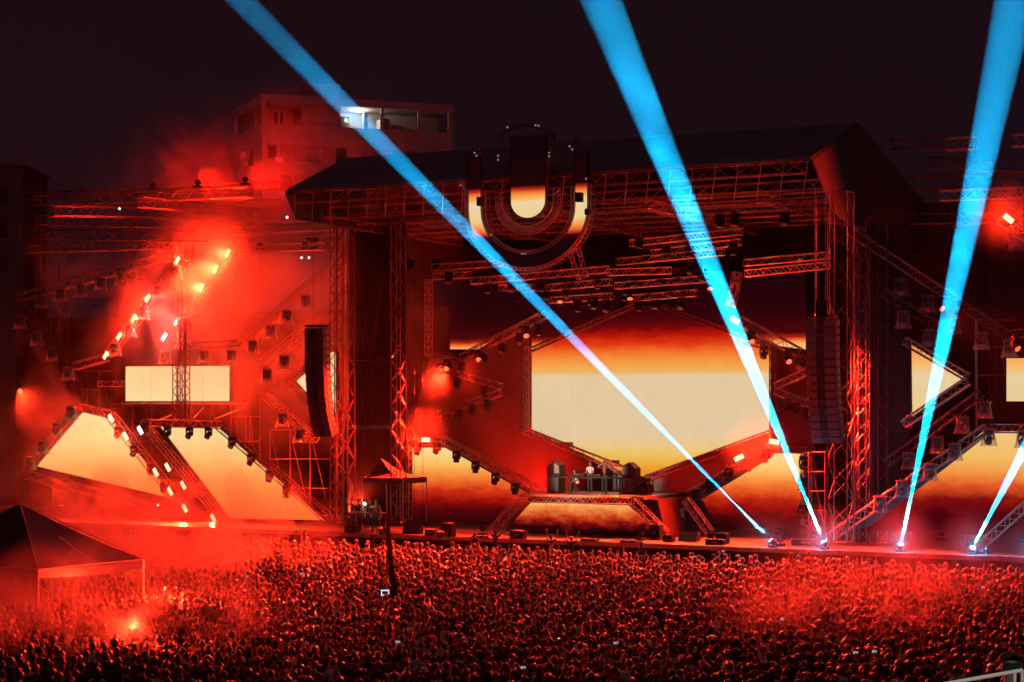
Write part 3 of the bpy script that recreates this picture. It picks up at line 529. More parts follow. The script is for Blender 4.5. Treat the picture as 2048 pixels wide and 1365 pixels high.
# floor monitors and boxes along the deck
def wedge(px, py, w, label, flip=1):
    a = dk_pt(px, py); o = thing('stage_monitor', label, 'stage monitor', a)
    m = MB(); q = [a-R*w/2+N*y+Z*z for y, z in ((-.3, .005), (.35, .005), (.35, .32), (.2, .5), (-.02, .52))]; m.prism(q, R*w); part(m, 'monitor_cabinet', M['speaker'], o)
    m = MB(); q0 = a-R*(w/2-.05)+N*.225+Z*.5; q1 = a-R*(w/2-.05)+N*.36+Z*.34; m.add([q0, q1, q1+R*(w-.1), q0+R*(w-.1)], [(0, 1, 2, 3)]); part(m, 'grille', M['grille'], o)
wedge(825, 1068, 1.0, 'rounded floor monitor on the deck left of the DJ riser'); wedge(1378, 1083, 1.0, 'floor monitor on the deck in front of the musicians')
for x, y, w, h, l in ((862, 1072, .55, .35, 'small black box on the deck beside the left floor monitor'), (900, 1074, .5, .75, 'upright black box on the deck left of the DJ riser'), (884, 1075, .5, .3, 'low black box leaning on the upright box'), (1036, 1078, .8, .45, 'black box on the deck at the left foot of the riser screen'),
                      (1312, 1080, .6, .8, 'camera crate on the deck at the right foot of the riser'), (1338, 1084, .5, .35, 'small box with a light on the deck right of the riser'), (1445, 1088, .6, .55, 'stepped black box on the deck right of the floor monitor'), (1432, 1090, 1.0, .28, 'flat black box on the deck under the stepped one'), (705, 1066, .8, .45, 'low case on the deck by the left tower'), (1615, 1092, 1.6, .35, 'dark case at the foot of the right portal drape'), (1965, 1108, .5, .3, 'dark block at the deck edge near the last beam'), (1180, 1083, .9, .14, 'flat bar light on the deck before the riser screen'), (1260, 1086, .9, .14, 'second flat bar light on the deck before the riser screen'), (960, 1076, .8, .12, 'flat bar light on the deck left of the riser leg')):
    flight_case(dk_pt(x, y), w, .45, h, l)
# pit: pale topped subwoofers and crowd barrier
for i, (x, y) in enumerate(((620, 1072), (760, 1078), (1190, 1088), (1258, 1092), (1332, 1094), (1406, 1097), (1000, 1083), (905, 1079), (1880, 1117), (1720, 1110), (1985, 1122), (1560, 1104))):
    a = G(x, y, 1.25); a.z = 0; o = thing('subwoofer', 'black subwoofer with a pale lid in the pit, %s from the left' % ['first', 'second', 'fifth', 'sixth', 'seventh', 'eighth', 'fourth', 'third', 'eleventh', 'tenth', 'twelfth', 'ninth'][i], 'subwoofer', a, 'subwoofers in the pit')
    m = MB(); m.box(a+Z*.6, (1.35, 1.0, 1.18), (R, N, Z)); part(m, 'cabinet', M['speaker'], o)
    m = MB(); m.box(a+Z*1.22, (1.35, .9, .05), (R, N, Z)); part(m, 'lid', M['pale'], o)
br = thing('crowd_barrier', 'long steel crowd barrier between the pit and the audience', 'barrier', W(-10, -8.3, 0))
for i in range(58):
    s = -44+1.22*i; m = MB()
    m.tube(W(s, -8.3, 1.12), W(s+1.18, -8.3, 1.12), .03, 5); m.sbox(s+.02, s+1.16, -8.28, -8.25, .15, 1.05); m.tube(W(s+.02, -8.3, .02), W(s+.02, -8.3, 1.12), .025, 4); m.tube(W(s+.6, -7.5, .02), W(s+.6, -8.3, .9), .02, 4)
    part(m, 'barrier_panel', M['dark_alu'], br)
# cables and rigging lines
def cab(p, q, r, label, mt='cable', group='steel rigging lines'): m = MB(); m.tube(p, q, r, 4); return solo(m, 'rigging_line', M[mt], label, 'cable', group)
for x0, y0, x1, y1, l in ((703, 520, 757, 905, 'line crossing from upper left to lower right beside the left portal drape'), (713, 520, 766, 905, 'parallel line just right of the first crossing one'), (764, 560, 724, 905, 'line crossing from upper right to lower left beside the left portal drape'), (757, 600, 712, 905, 'lower line of the left crossing pair')):
    cab(P(x0, y0, .9), P(x1, y1, .9), .022, l, 'redbox')
for i, x in enumerate((716, 740, 806, 814, 829, 846)): cab(P(x, 470, .8), P(x, 1035, .8), .018, 'hanging line number %s counted from the left white bar' % ('one', 'two', 'three', 'four', 'five', 'six')[i])
for i, (x0, x1) in enumerate(((1704, 1722), (1712, 1735), (1722, 1712), (1736, 1744), (1752, 1746), (1742, 1760), (1700, 1704), (1776, 1774))): cab(P(x0, 470, .7), P(x1, 1030, .7), .022, 'hanging line on the dark drape right of the right tower, %s from the tower' % ('second', 'third', 'fourth', 'fifth', 'seventh', 'sixth', 'first', 'eighth')[i], 'redbox', 'lines before the right drape')
cab(P(628, 445, 0), P(628, 618, 0), .02, 'left hoist line above the left loudspeakers', 'steel'); cab(P(650, 445, 0), P(650, 618, 0), .02, 'right hoist line above the left loudspeakers', 'steel')
cab(P(1633, 395, -5), P(1633, 600, -5), .025, 'left hoist line above the right loudspeakers', 'steel'); cab(P(1651, 395, -5), P(1651, 600, -5), .025, 'right hoist line above the right loudspeakers', 'steel')
m = MB(); m.prism(pp(.8, (696, 851), (776, 851), (776, 859), (696, 859)), N*.1); solo(m, 'pale_beam', M['pale'], 'pale horizontal bar between the two left towers', 'beam')
m = MB(); m.tube(P(696, 722, .8), P(776, 720, .8), .03, 5); solo(m, 'cross_tube', M['redbox'], 'thin reddish cross tube between the two left towers', 'tube')
for x, w, y0, y1, l in ((1791, .32, 500, 960, 'pale column standing in the right wing'), (1952, .1, 640, 860, 'thin pale post in the right wing near the second beam'), (1822, .1, 680, 860, 'pale edge post at the left of the triangular screen')):
    a = P(x, y1, 2); b = P(x, y0, 2); m = MB(); m.box((a+b)/2, (w, w, (b-a).length), (R, N, Z)); solo(m, 'column', M['pale'], l, 'column')
# scaffolding of the left wing
def scaffold(x0, x1, y0, y1, d, nx, ny, label):
    o = thing('scaffolding', label, 'scaffolding', P(x0, y1, d), 'scaffolding behind the screens')
    for i in range(nx+1):
        x = x0+(x1-x0)*i/nx; m = MB(); m.tube(P(x, y0, d), P(x, y1, d), .035, 5); m.tube(P(x, y0, d+1.5), P(x, y1, d+1.5), .035, 5); part(m, 'standard', M['dark_alu'], o)
    for j in range(ny+1):
        y = y0+(y1-y0)*j/ny; m = MB(); m.tube(P(x0, y, d), P(x1, y, d), .03, 5); m.tube(P(x0, y, d+1.5), P(x1, y, d+1.5), .03, 5); part(m, 'ledger', M['dark_alu'], o)
    m = MB()
    for i in range(nx): m.tube(P(x0+(x1-x0)*i/nx, y0, d+.05), P(x0+(x1-x0)*(i+1)/nx, y1, d+.05), .025, 4)
    part(m, 'brace', M['dark_alu'], o)
scaffold(150, 246, 742, 818, 4.5, 4, 2, 'lit scaffolding left of the rectangular screen'); scaffold(463, 520, 735, 1030, 4.5, 2, 6, 'scaffolding right of the rectangular screen')
scaffold(225, 500, 808, 960, 5.5, 7, 2, 'scaffolding under the rectangular screen'); scaffold(540, 660, 860, 1035, 4, 3, 3, 'dim scaffolding behind the right end of the slanted screen')
scaffold(1955, 2030, 640, 860, 3.5, 2, 4, 'dim scaffolding in the right wing beside the rectangular screen'); scaffold(60, 330, 960, 1050, 3, 6, 1, 'scaffolding below the kite shaped screen, glowing in the smoke'); scaffold(1618, 1650, 905, 1060, -1, 1, 4, 'small scaffolding tower under the right loudspeakers')
m = MB(); m.prism(pp(3.5, (1950, 838), (2100, 838), (2100, 856), (1950, 856)), N*.2); solo(m, 'fascia_board', M['scrim'], 'dark board above the lower right wing screen', 'fascia')
m = MB(); m.tube(P(242, 807, 3.6), P(497, 807, 3.6), .05, 6); solo(m, 'ledge_tube', M['steel'], 'lit tube running under the rectangular screen', 'tube')
for i, (x0, y0, x1, y1) in enumerate(((315, 841, 345, 829), (385, 838, 407, 815), (430, 838, 488, 815))): m = MB(); m.tube(P(x0, y0, .3), P(x1, y1, .3), .045, 5); solo(m, 'brace_pole', M['steel'], ['shortest of three slanting poles above the slanted screen', 'steepest of three slanting poles above the slanted screen', 'longest of three slanting poles above the slanted screen'][i], 'pole')
# small pavilion at the left of the main stage with a work table
a = [P(700, 934, -1.2), P(772, 963, -2.4), P(717, 967, -3.2)]; pk = P(702, 930, -.6)
pv = thing('pop_up_tent', 'small peaked canopy glowing red at the left edge of the main stage', 'canopy', W(-11.3, -2.5, 1.86))
q = [W(-12.6, -3.6, 4.9), W(-9.9, -3.6, 4.9), W(-9.9, -1.0, 4.9), W(-12.6, -1.0, 4.9)]; ap = W(-12.2, -2.3, 6.0); m = MB()
for i in range(4):
    A1, B1 = q[i], q[(i+1) % 4]
    prev = None
    for k in range(5):
        f = k/4; sag = -.28*math.sin(math.pi*f)
        row = [A1.lerp(ap, f)+Z*sag, B1.lerp(ap, f)+Z*sag]
        if prev: m.add([prev[0], prev[1], row[1], row[0]], [(0, 1, 2, 3)], 0, True)
        prev = row
    m.add([A1-Z*.32, B1-Z*.32, B1, A1], [(0, 1, 2, 3)])
part(m, 'canopy', M['redlit_cloth'], pv)
for p in q: m = MB(); m.tube(Vector((p.x, p.y, 1.86)), p-Z*.02, .03, 5); part(m, 'leg', M['steel'], pv)
wt = thing('work_table', 'work table with papers lit by a small lamp under the small canopy', 'table', W(-11, -4, 1.86))
m = MB(); a, b = P(706, 1026, -3.9), P(768, 1018, -3.9); zt2 = 2.95; sA, sB = sdz(a)[0], sdz(b)[0]; m.sbox(sA, sB, -4.3, -3.6, zt2-.06, zt2); part(m, 'tabletop', M['wood'], wt)
for s in (sA+.06, sB-.06):
    for d in (-4.25, -3.65): m = MB(); m.sbox(s-.03, s+.03, d-.03, d+.03, 1.86, zt2-.062); part(m, 'leg', M['steel'], wt)
a = W(sA+.85, -4.0, zt2); lp = thing('work_lamp', 'tiny bright lamp on the work table left of the main stage', 'lamp', a)
m = MB(); m.tube(a, a+Z*.4, .02, 5); m.lathe([(.08, .003), (.06, .02)], a, Z, 8); part(m, 'stand', M['black'], lp); m = MB(); m.ball(a+Z*.48, .09, 8, 6); part(m, 'bulb', M['whitelamp'], lp)
light('POINT', 'work_lamp_light', a+Z*.62, (1, .7, .5), 25, lp, shadow_soft_size=.09)
a = W(sA+1.35, -3.95, zt2); bx = thing('paper_stack', 'pale box of papers on the work table', 'box', a); m = MB(); m.box(a+Z*.15, (.4, .3, .28), (R, N, Z)); part(m, 'box_body', M['pale'], bx); m = MB(); m.box(a+Z*.3, (.42, .32, .02), (R, N, Z)); part(m, 'lid', M['pale'], bx)

# ================================================================== LAMPS
def moving_head_parts(root, tilt=0.35, lens='lens'):
    m = MB(); m.box((0, 0, -.05), (.42, .1, .06)); m.tube((-.12, 0, .12), (-.12, 0, -.03), .04, 5); m.tube((.12, 0, .12), (.12, 0, -.03), .04, 5); part(m, 'clamp', M['steel'], root)
    m = MB(); m.box((0, 0, -.17), (.38, .3, .17)); m.box((0, -.155, -.17), (.16, .012, .1)); part(m, 'base_box', M['black'], root)
    m = MB()
    for s in (-1, 1): m.prism([Vector((s*.2, -.07, -.26)), Vector((s*.2, .07, -.26)), Vector((s*.2, .05, -.58)), Vector((s*.2, -.05, -.58))], Vector((s*.05, 0, 0)))
    m.box((0, 0, -.285), (.46, .14, .05)); part(m, 'yoke', M['black'], root)
    ax = Vector((0, -math.sin(tilt), -math.cos(tilt))); c = Vector((0, 0, -.52))
    m = MB(); m.lathe([(.09, -.2), (.14, -.17), (.165, -.05), (.165, .12), (.19, .16), (.19, .24)], c, ax, 12); h = part(m, 'head', M['black'], root)
    m = MB(); m.lathe([(.17, .242), (.1, .265), (.02, .275)], c, ax, 12); part(m, 'lens', M[lens], h)
    return c+ax*.3
def cover_mesh(seed):
    rnd = random.Random(seed); vs = []; n = 16; lv = [(-.02, .25), (-.06, .30), (-.25, .29), (-.5, .32), (-.72, .37), (-.86, .42)]
    for z, r in lv:
        for i in range(n):
            t = 2*math.pi*i/n; sq = 1/max(abs(math.cos(t)), abs(math.sin(t)))**.55; k = r*sq*(1+rnd.uniform(-.07, .07)*(1 if z < -.1 else .2))
            vs.append((k*math.cos(t), k*math.sin(t)*.85, z+rnd.uniform(-.02, .02)))
    m = MB(); m.add(vs, [(k*n+i, k*n+(i+1) % n, (k+1)*n+(i+1) % n, (k+1)*n+i) for k in range(len(lv)-1) for i in range(n)], 0, True)
    m.add(vs[:n], [tuple(range(n))[::-1]]); return m
protos = {}
def proto(key):
    if key in protos: return copy_tree(protos[key])
    kind = key[0]
    if kind == 'cover':
        o = thing('covered_stage_lamp', '', 'stage lamp', (0, 0, 0)); moving_head_parts(o, .2+.3*key[1]); part(cover_mesh(key[1]+3), 'rain_cover', M['cover'], o)
        m = MB(); m.box((0, 0, 0), (.62, .5, .03)); part(m, 'cover_frame', M['steel'], o)
    elif kind == 'head':
        o = thing('moving_head_lamp', '', 'stage lamp', (0, 0, 0)); moving_head_parts(o, key[1])
    elif kind == 'wash':
        o = thing('moving_head_lamp', '', 'stage lamp', (0, 0, 0)); p = moving_head_parts(o, .95, 'redlens')
        light('SPOT', 'wash_light', p, (1, .02, .006), WASH, o, aim=p+Vector((0, -.86, -.34)), spot_size=R_(64), spot_blend=1, shadow_soft_size=.16)
    elif kind in ('strobe', 'whitestrobe'):
        o = thing('strobe_lamp', '', 'strobe', (0, 0, 0)); m = MB(); m.box((0, 0, 0), (.62, .16, .32)); m.box((0, .1, 0), (.12, .1, .12)); part(m, 'housing', M['black'], o)
        m = MB(); m.poly([(-.28, -.083, -.13), (.28, -.083, -.13), (.28, -.083, .13), (-.28, -.083, .13)]); part(m, 'strobe_panel', M['hot' if kind == 'strobe' else 'hotwhite'], o)
        light('SPOT', 'strobe_light', (0, -.12, 0), (1, .02, .005) if kind == 'strobe' else (1, .09, .07), STROBE*(1 if kind == 'strobe' else .35), o, aim=(0, -1, -.12), spot_size=R_(172), spot_blend=1, shadow_soft_size=.14)
    protos[key] = o; return o
WASH = 230000; STROBE = 16000
YAW = math.atan2(-.473, .881)
def place(key, px, py, d, label, group, roll=0, yaw=None):
    o = proto(key); o.location = P(px, py, d); o.rotation_euler = (0, R_(-roll), YAW if yaw is None else yaw); tag(o, label, None, group); return o
ORD = ['first', 'second', 'third', 'fourth', 'fifth', 'sixth', 'seventh', 'eighth', 'ninth', 'tenth']
def run(key, pts, d, fmt, group, roll=0, yaw=None, off=0):
    for i, (x, y) in enumerate(pts):
        k = ('cover', (i+int(x)) % 4) if key == 'cover' else (('head', (.1, .5, .9)[(i+int(x)) % 3]) if key == 'head' else (key,))
        place(k, x, y-off, d, fmt % (ORD[i] if len(pts) > 1 else ''), group, roll, yaw)
CV, HD, ST = 'lamps in clear rain covers', 'bare moving head lamps', 'lit strobe lamps'
run('cover', [(352, 545), (318, 583), (287, 625), (260, 660), (230, 698)], .7, 'rain covered lamp, %s from the top on the steep strobe truss', CV, off=12)
run('cover', [(82, 600), (121, 588), (162, 578), (202, 565), (243, 554), (283, 544)], 1.0, 'rain covered lamp, %s from the left on the upper edge of the diamond frame', CV, off=10)
run('cover', [(41, 642), (73, 676), (104, 707)], 1.0, 'rain covered lamp, %s from the top on the lower left edge of the diamond frame', CV, off=10)
run('cover', [(137, 745)], 1.0, 'rain covered lamp hanging at%s the foot of the diamond frame', CV, off=10)
run('cover', [(612, 600), (574, 630), (541, 660), (505, 690)], .9, 'rain covered lamp, %s from the top on the long truss behind the left speakers', CV, off=10)
run('cover', [(569, 720), (534, 748)], -.7, 'rain covered lamp, %s from the right on the short truss left of the speakers', CV, off=10)
run('cover', [(330, 712), (408, 710), (463, 710)], 2, 'rain covered lamp, %s from the left on the flat truss above the rectangular screen', CV, off=10)
run('cover', [(142, 823), (113, 855), (85, 892), (60, 924)], -.5, 'rain covered lamp, %s from the top on the left edge of the kite shaped screen', CV, off=10)
run('cover', [(291, 852)], -.5, 'rain covered lamp at the top%s left corner of the slanted screen', CV, off=8)
run('cover', [(565, 836), (600, 868)], .2, 'dim rain covered lamp, %s below the hanging left speakers', CV, off=10)
run('cover', [(1978, 868), (2046, 871)], -.7, 'rain covered lamp, %s from the left on the flat truss over the lower right screen', CV, off=10)
run('cover', [(1910, 898), (1860, 938), (1805, 972), (1760, 1003)], -.7, 'rain covered lamp, %s from the top on the rising truss at the lower right', CV, off=10)
run('cover', [(1803, 568), (1856, 600), (1908, 643), (1963, 674), (2019, 689)], .8, 'rain covered lamp, %s from the left on the long falling truss at the right', CV, off=8)
run('cover', [(1807, 632), (1858, 668)], -.2, 'rain covered lamp, %s from the left on the dim second truss at the right', CV, off=8)
run('cover', [(1925, 842), (1875, 882), (1818, 914)], .6, 'rain covered lamp, %s from the top on the dim truss below the triangular screen', CV, off=8)
run('cover', [(1970, 812)], 1, 'rain covered lamp beside the small%s rectangular screen at the right', CV, off=8)
run('head', [(236, 852), (268, 889), (301, 926), (328, 962)], -.6, 'moving head lamp, %s from the top on the right edge of the kite shaped screen', HD)
run('head', [(335, 852), (379, 853), (417, 853)], -.6, 'moving head lamp, %s from the left above the slanted screen', HD)
run('head', [(464, 872), (502, 906), (539, 939), (573, 971)], -.6, 'moving head lamp, %s from the top on the right edge of the slanted screen', HD)
run('head', [(835, 884), (874, 882), (913, 899), (951, 920), (991, 943), (1030, 963)], 2.0, 'moving head lamp, %s from the left on the sloping truss left of the DJ riser', HD)
run('head', [(1532, 896), (1496, 915), (1458, 932), (1420, 955), (1392, 976)], 2.0, 'moving head lamp, %s from the top on the sloping truss right of the DJ riser', HD)
run('head', [(1607, 910), (1605, 952), (1605, 1007)], 1.7, 'moving head lamp, %s from the top on the far right upright of the main stage', HD)
run('head', [(923, 722), (967, 704), (1005, 684), (1040, 664), (1076, 645)], 4.2, 'small moving head lamp, %s from the left under the left sloping truss', HD)
run('head', [(880, 724), (915, 752), (970, 770)], 4.9, 'small moving head lamp, %s from the left on the arrow truss, upper arm', HD)
run('head', [(975, 796), (945, 806), (918, 816), (893, 826)], 4.9, 'small moving head lamp, %s from the right on the arrow truss, lower arm', HD)
run('head', [(1575, 795), (1592, 802), (1612, 812)], 4.8, 'moving head lamp, %s from the left on the right arrow truss', HD)
run('head', [(1528, 690), (1600, 712)], 4.2, 'moving head lamp, %s from the left under the right sloping truss', HD)
for pts, d, nm in (([(820, 530), (873, 528), (898, 556)], 0, 'front row at the upper left'), ([(951, 554), (975, 575), (1024, 572), (1081, 570)], 1, 'row below the big U sign'),
                   ([(1038, 592), (1092, 588), (1132, 582), (1140, 568), (1092, 556)], 4, 'row beside the left blue beam'), ([(1156, 612), (1188, 606), (1213, 612), (1250, 578), (1261, 549), (1293, 538)], 5, 'middle row above the central screen'),
                   ([(1278, 610), (1310, 606), (1362, 606), (1250, 590), (1299, 585), (1341, 582), (1372, 580)], 6, 'lowest row right of the stage axis'), ([(1292, 510), (1332, 505), (1380, 504), (1466, 497), (1278, 485)], 3, 'upper row right of the U sign'),
                   ([(1195, 566), (1270, 560), (1322, 558), (1353, 553), (1404, 549), (1381, 536)], 4, 'row right of the stage axis'), ([(1440, 440), (1470, 438), (1570, 436)], -3, 'top row by the right gable')):
    for i, (x, y) in enumerate(pts): place(('head', (.1, .3, .6)[i % 3]), x, y-14, d, 'small rig lamp, %s in the hanging %s' % (ORD[i], nm), 'rig lamps under the main roof')
# added row of lamps that washes the audience in red
for i, (x, y, d, l) in enumerate(((895, 716, 4.1, 'added red washing lamp on the flat truss by the left kink'), (958, 698, 4.1, 'added red washing lamp low on the left sloping truss'), (1052, 650, 4.1, 'added red washing lamp high on the left sloping truss'), (1502, 660, 4.1, 'added red washing lamp high on the right sloping truss'), (1575, 700, 4.1, 'added red washing lamp low on the right sloping truss'), (1880, 592, .6, 'added red washing lamp on the long falling truss at the right'), (2030, 672, .6, 'added red washing lamp at the right edge'))):
    place(('wash',), x, y, d, l, 'added red washing lamps', yaw=(-.35, -.12, .1, .2, .32, .5, .55)[i])
sx_ = 'burning red strobe, %s from the top on the '
for i, (x, y) in enumerate([(356, 522), (297, 597), (269, 637), (240, 673), (213, 711)]): place(('strobe',), x, y, .75, (sx_ % ORD[i])+'steep truss', ST, 52)
for i, (x, y) in enumerate([(457, 507), (432, 539), (404, 576)]): place(('strobe',), x, y, 2.5, (sx_ % ORD[i])+'blurred truss above the rectangular screen', ST, 58)
for i, (x, y) in enumerate([(355, 642), (330, 674)]): place(('whitestrobe',), x, y, 2.2, 'cold white strobe, %s of the pair above the rectangular screen' % ('upper', 'lower')[i], ST, 52)
place(('whitestrobe',), 282, 861, -.9, 'cold white strobe at the top left corner of the slanted screen', ST, -55)
for i, (x, y) in enumerate([(224, 837), (253, 873), (313, 945), (342, 983), (371, 1017)]): place(('strobe',), x, y, -.85, (sx_ % ORD[i])+'right edge of the kite shaped screen', ST, -55)
for i, (x, y) in enumerate([(337, 935), (368, 971), (428, 1037)]): place(('strobe',), x, y, -.9, (sx_ % ORD[i])+'left edge of the slanted screen', ST, -55)
for x, y, d, r, l in ((853, 880, 1.9, 0, 'burning red strobe over the lower left screen of the main stage'), (1471, 641, 4, -30, 'burning red strobe inside the middle blue beam'), (1549, 884, 1.9, -10, 'burning red strobe at the top of the right lamp truss'), (1479, 916, 1.9, 25, 'burning red strobe halfway down the right lamp truss'), (2018, 438, -.6, -40, 'burning red strobe at the upper right edge')):
    place(('strobe',), x, y, d, l, ST, r)
o = thing('added_spot', 'small rig lamp pointed at the DJ from the lowest lighting truss', 'stage lamp', P(1180, 604, 5.2)); a = o.location.copy(); fd = on_deck(1180, 960, .9, zr+1.2); m = MB(); m.lathe([(.1, -.2), (.15, -.1), (.15, .2)], a, fd-a, 10); part(m, 'head', M['black'], o); m = MB(); m.lathe([(.14, .203), (.05, .22)], a, fd-a, 10); part(m, 'lens', M['lens'], o)
o2 = thing('added_spot', 'added follow spot on a stand out of view, lighting the DJ', 'stage lamp', Vector((-19.8, 62.0, 0))); a2 = Vector((-19.8, 62.0, 5.6)); m = MB(); m.tube((-19.8, 62, .01), a2, .03, 5); m.lathe([(.1, -.3), (.16, -.1), (.16, .3)], a2, fd-a2, 10); part(m, 'head', M['black'], o2)  # lamp added out of view to brighten the DJ
light('SPOT', 'front_light', a2+(fd-a2).normalized()*.4, (1, .66, .5), 160000, o2, aim=fd, spot_size=R_(5.5), spot_blend=.8, shadow_soft_size=.1)
a = P(1325, 1003, 1.5); o = thing('round_lamp', 'round glowing lamp beside the musicians right of the DJ riser', 'lamp', a)
m = MB(); m.lathe([(.05, 0), (.17, .05), (.17, .2)], a+N*.2, -N, 12); m.tube(Vector((a.x, a.y, 1.86)), a+N*.1, .03, 5); part(m, 'lamp_housing', M['black'], o); m = MB(); m.lathe([(.16, .002), (.08, .03)], a, -N, 12); part(m, 'lens', M['redlens'], o)
light('POINT', 'lamp_light', a-N*.25, (1, .16, .06), 700, o, shadow_soft_size=.15)
for x, y, d, l in ((316, 1011, -1, 'tiny blue light in the smoke under the kite shaped screen'), (574, 435, -6.2, 'tiny white light at the left corner of the main roof'), (603, 516, 2, 'left one of two tiny lights in the red smoke'), (618, 516, 2, 'right one of two tiny lights in the red smoke'), (239, 418, -2, 'tiny white light in the dark roof trusses at the left')):
    m = MB(); m.ball(P(x, y, d), .07, 6, 4); solo(m, 'indicator_light', M['ledwhite'], l, 'indicator light')
sm_spots = []
# added red lamps on deck, trusses and roof, brightening scrims, trusses and smoke
def floor_wash(p, aim, e, label, ang=120, col=(1, .011, .003)):
    o = thing('added_red_lamp', label, 'stage lamp', p, 'added red lamps'); d_ = (Vector(aim)-p).normalized()
    m = MB(); m.box(p+Z*.06, (.45, .35, .12), (R, N, Z)); part(m, 'base_box', M['black'], o); m = MB(); m.lathe([(.1, -.12), (.17, -.05), (.19, .12)], p+Z*.32, d_, 10); h = part(m, 'head', M['black'], o)
    m = MB(); m.lathe([(.17, .123), (.08, .135)], p+Z*.32, d_, 10); part(m, 'lens', M['redlens'], h)
    light('SPOT', 'red_wash', p+Z*.32+d_*.18, col, e, o, aim=aim, spot_size=R_(ang), spot_blend=1, shadow_soft_size=.15)
for i, (s, d, z, a_, e) in enumerate(((-9.5, 5.5, 1.86, (-8, 8, 10), 500), (-6.5, 5.2, 1.86, (-8.3, 8.3, 6.5), 5000), (-4.5, 4.6, 1.86, (-3, 3, 17), 1500), (-1.5, 4.4, 1.86, (-1, 5, 18), 1300), (2.5, 4.4, 1.86, (3, 4, 18), 1500), (5.2, 4.2, 1.86, (7, 7, 9), 1200), (9.2, 5.0, 1.86, (9, 4, 16), 900), (13.5, -1.5, 1.86, (14, 0, 14), 500))):
    floor_wash(W(s, d, z), W(*a_), e, 'added red floor lamp on the main stage deck, %s from the left' % ORD[i])
for i, (s, d, z, a_, e) in enumerate(((-41, 3.5, 1.86, (-39, 3, 14), 6000), (-36.5, 2.5, 1.86, (-34, 4, 14), 7000), (-31, 2.6, 1.86, (-29, 5, 16), 14000), (-26, 2.4, 1.86, (-25, 5, 16), 18000), (-21, 2.4, 1.86, (-21, 5, 17), 20000), (-16.5, 1.0, 1.86, (-15, 2, 16), 9000))):
    floor_wash(W(s, d, z), W(*a_), e, 'added red floor lamp on the left wing deck, %s from the left' % ORD[i], 120, (1, .032, .008))
for i, (x, y, d, q, e) in enumerate(((610, 500, 2.6, (575, 640, 3.5), 20000), (520, 500, 2.6, (500, 640, 3.5), 13000), (655, 500, 2.6, (640, 620, 3), 13000), (40, 790, 5.5, (60, 930, 0), 7000))):
    floor_wash(P(x, y, d), P(*q), e, ('added red lamp hanging in the smoke, middle of three on the thin flat truss', 'added red lamp hanging in the smoke, left of three on the thin flat truss', 'added red lamp hanging in the smoke, right of three on the thin flat truss', 'added red lamp at the far left shining down through the smoke')[i], 110, (1, .03, .008))
for i, (s, a_, e) in enumerate(((-7.4, (-7, 4, 14), 5000), (-4.9, (-4, 4, 17), 5000), (4.6, (4, 4, 17), 5000), (8.6, (8, 4, 14), 5000), (12.4, (11, 3, 15), 900))): floor_wash(W(s, -3.4, 1.86), W(*a_), e, 'added red floor lamp near the front lip of the deck, %s from the left' % ORD[i], 56, (1, .06, .015))
for i, (x, y, e) in enumerate(((1120, 612, 60000), (1260, 606, 60000), (1420, 586, 80000), (1600, 530, 3000))):
    p = P(x, y, 3.5); q = P(x, y, -3.6); q.z = 1.86; floor_wash(p, q, e, 'added rig lamp shining down on the deck front, %s from the left' % ORD[i], 44, (1, .20, .05))
for i, (s, d, z, a_, e) in enumerate(((18.5, 4.5, 1.86, (19, 1, 14), 1500), (23, 4.5, 1.86, (24, 1, 14), 2500))): floor_wash(W(s, d, z), W(*a_), e, 'added red floor lamp on the right wing deck, %s from the left' % ORD[i])
for i, (s, d, z, a_, e) in enumerate(((-27, 0, 22.48, (-26, 40, 34), 5000), (-23.4, 0, 22.45, (-20, 40, 36), 8000), (-30.5, 0, 22.5, (-30, 40, 36), 4000))): floor_wash(W(s, d, z), W(*a_), e, 'added red lamp on the roof trusses shining into the smoke, %s from the left' % ORD[i])
# four beams from the deck edge
for i, (b, t, tilt, ang, l) in enumerate(((((1545, 1084)), (482, 0), -7, 2.05, 'leftmost blue beam lamp on the deck edge'), ((1649, 1084), (1202, 0), -8, 4.1, 'blue beam lamp at the foot of the right tower'), ((1801, 1096), (2030, 0), -8, 4.1, 'blue beam lamp right of the right tower'), ((1944, 1102), (2117, 770), -8, 3.8, 'blue beam lamp near the right edge'), ((2064, 1108), (2200, 800), -8, 3.8, 'blue beam lamp cut by the right edge'))):
    a = P(*b, -4.6); e = P(*t, -4.6+tilt); dr = (e-a).normalized(); o = thing('beam_lamp', l, 'beam lamp', Vector((a.x, a.y, 1.86)), 'blue beam lamps on the deck edge'); bz = o.location
    m = MB(); m.box(bz+Z*.05, (.4, .34, .09), (R, N, Z)); part(m, 'base_box', M['black'], o)
    m = MB(); c = bz+Z*.26
    for k in (-1, 1): m.box(bz+R*k*.19+Z*.2, (.04, .12, .2), (R, N, Z))
    part(m, 'yoke', M['black'], o)
    m = MB(); m.lathe([(.08, -.16), (.12, -.1), (.13, .06), (.145, .12)], c, dr, 12); h = part(m, 'head', M['black'], o)
    m = MB(); m.lathe([(.13, .123), (.08, .15), (.02, .16)], c, dr, 12); part(m, 'lens', M['beamlens'], h)
    light('SPOT', 'beam_light', c+dr*.2, (.003, .42, .92), (9.5e8 if i else 9e8), o, aim=e, spot_size=R_(ang), spot_blend=.35, shadow_soft_size=.015)
    light('POINT', 'beam_glow', c+dr*.25-N*.2, (.12, .5, 1), 170 if i else 60, o, shadow_soft_size=.07)
    sm_spots.append(c+dr*.3)

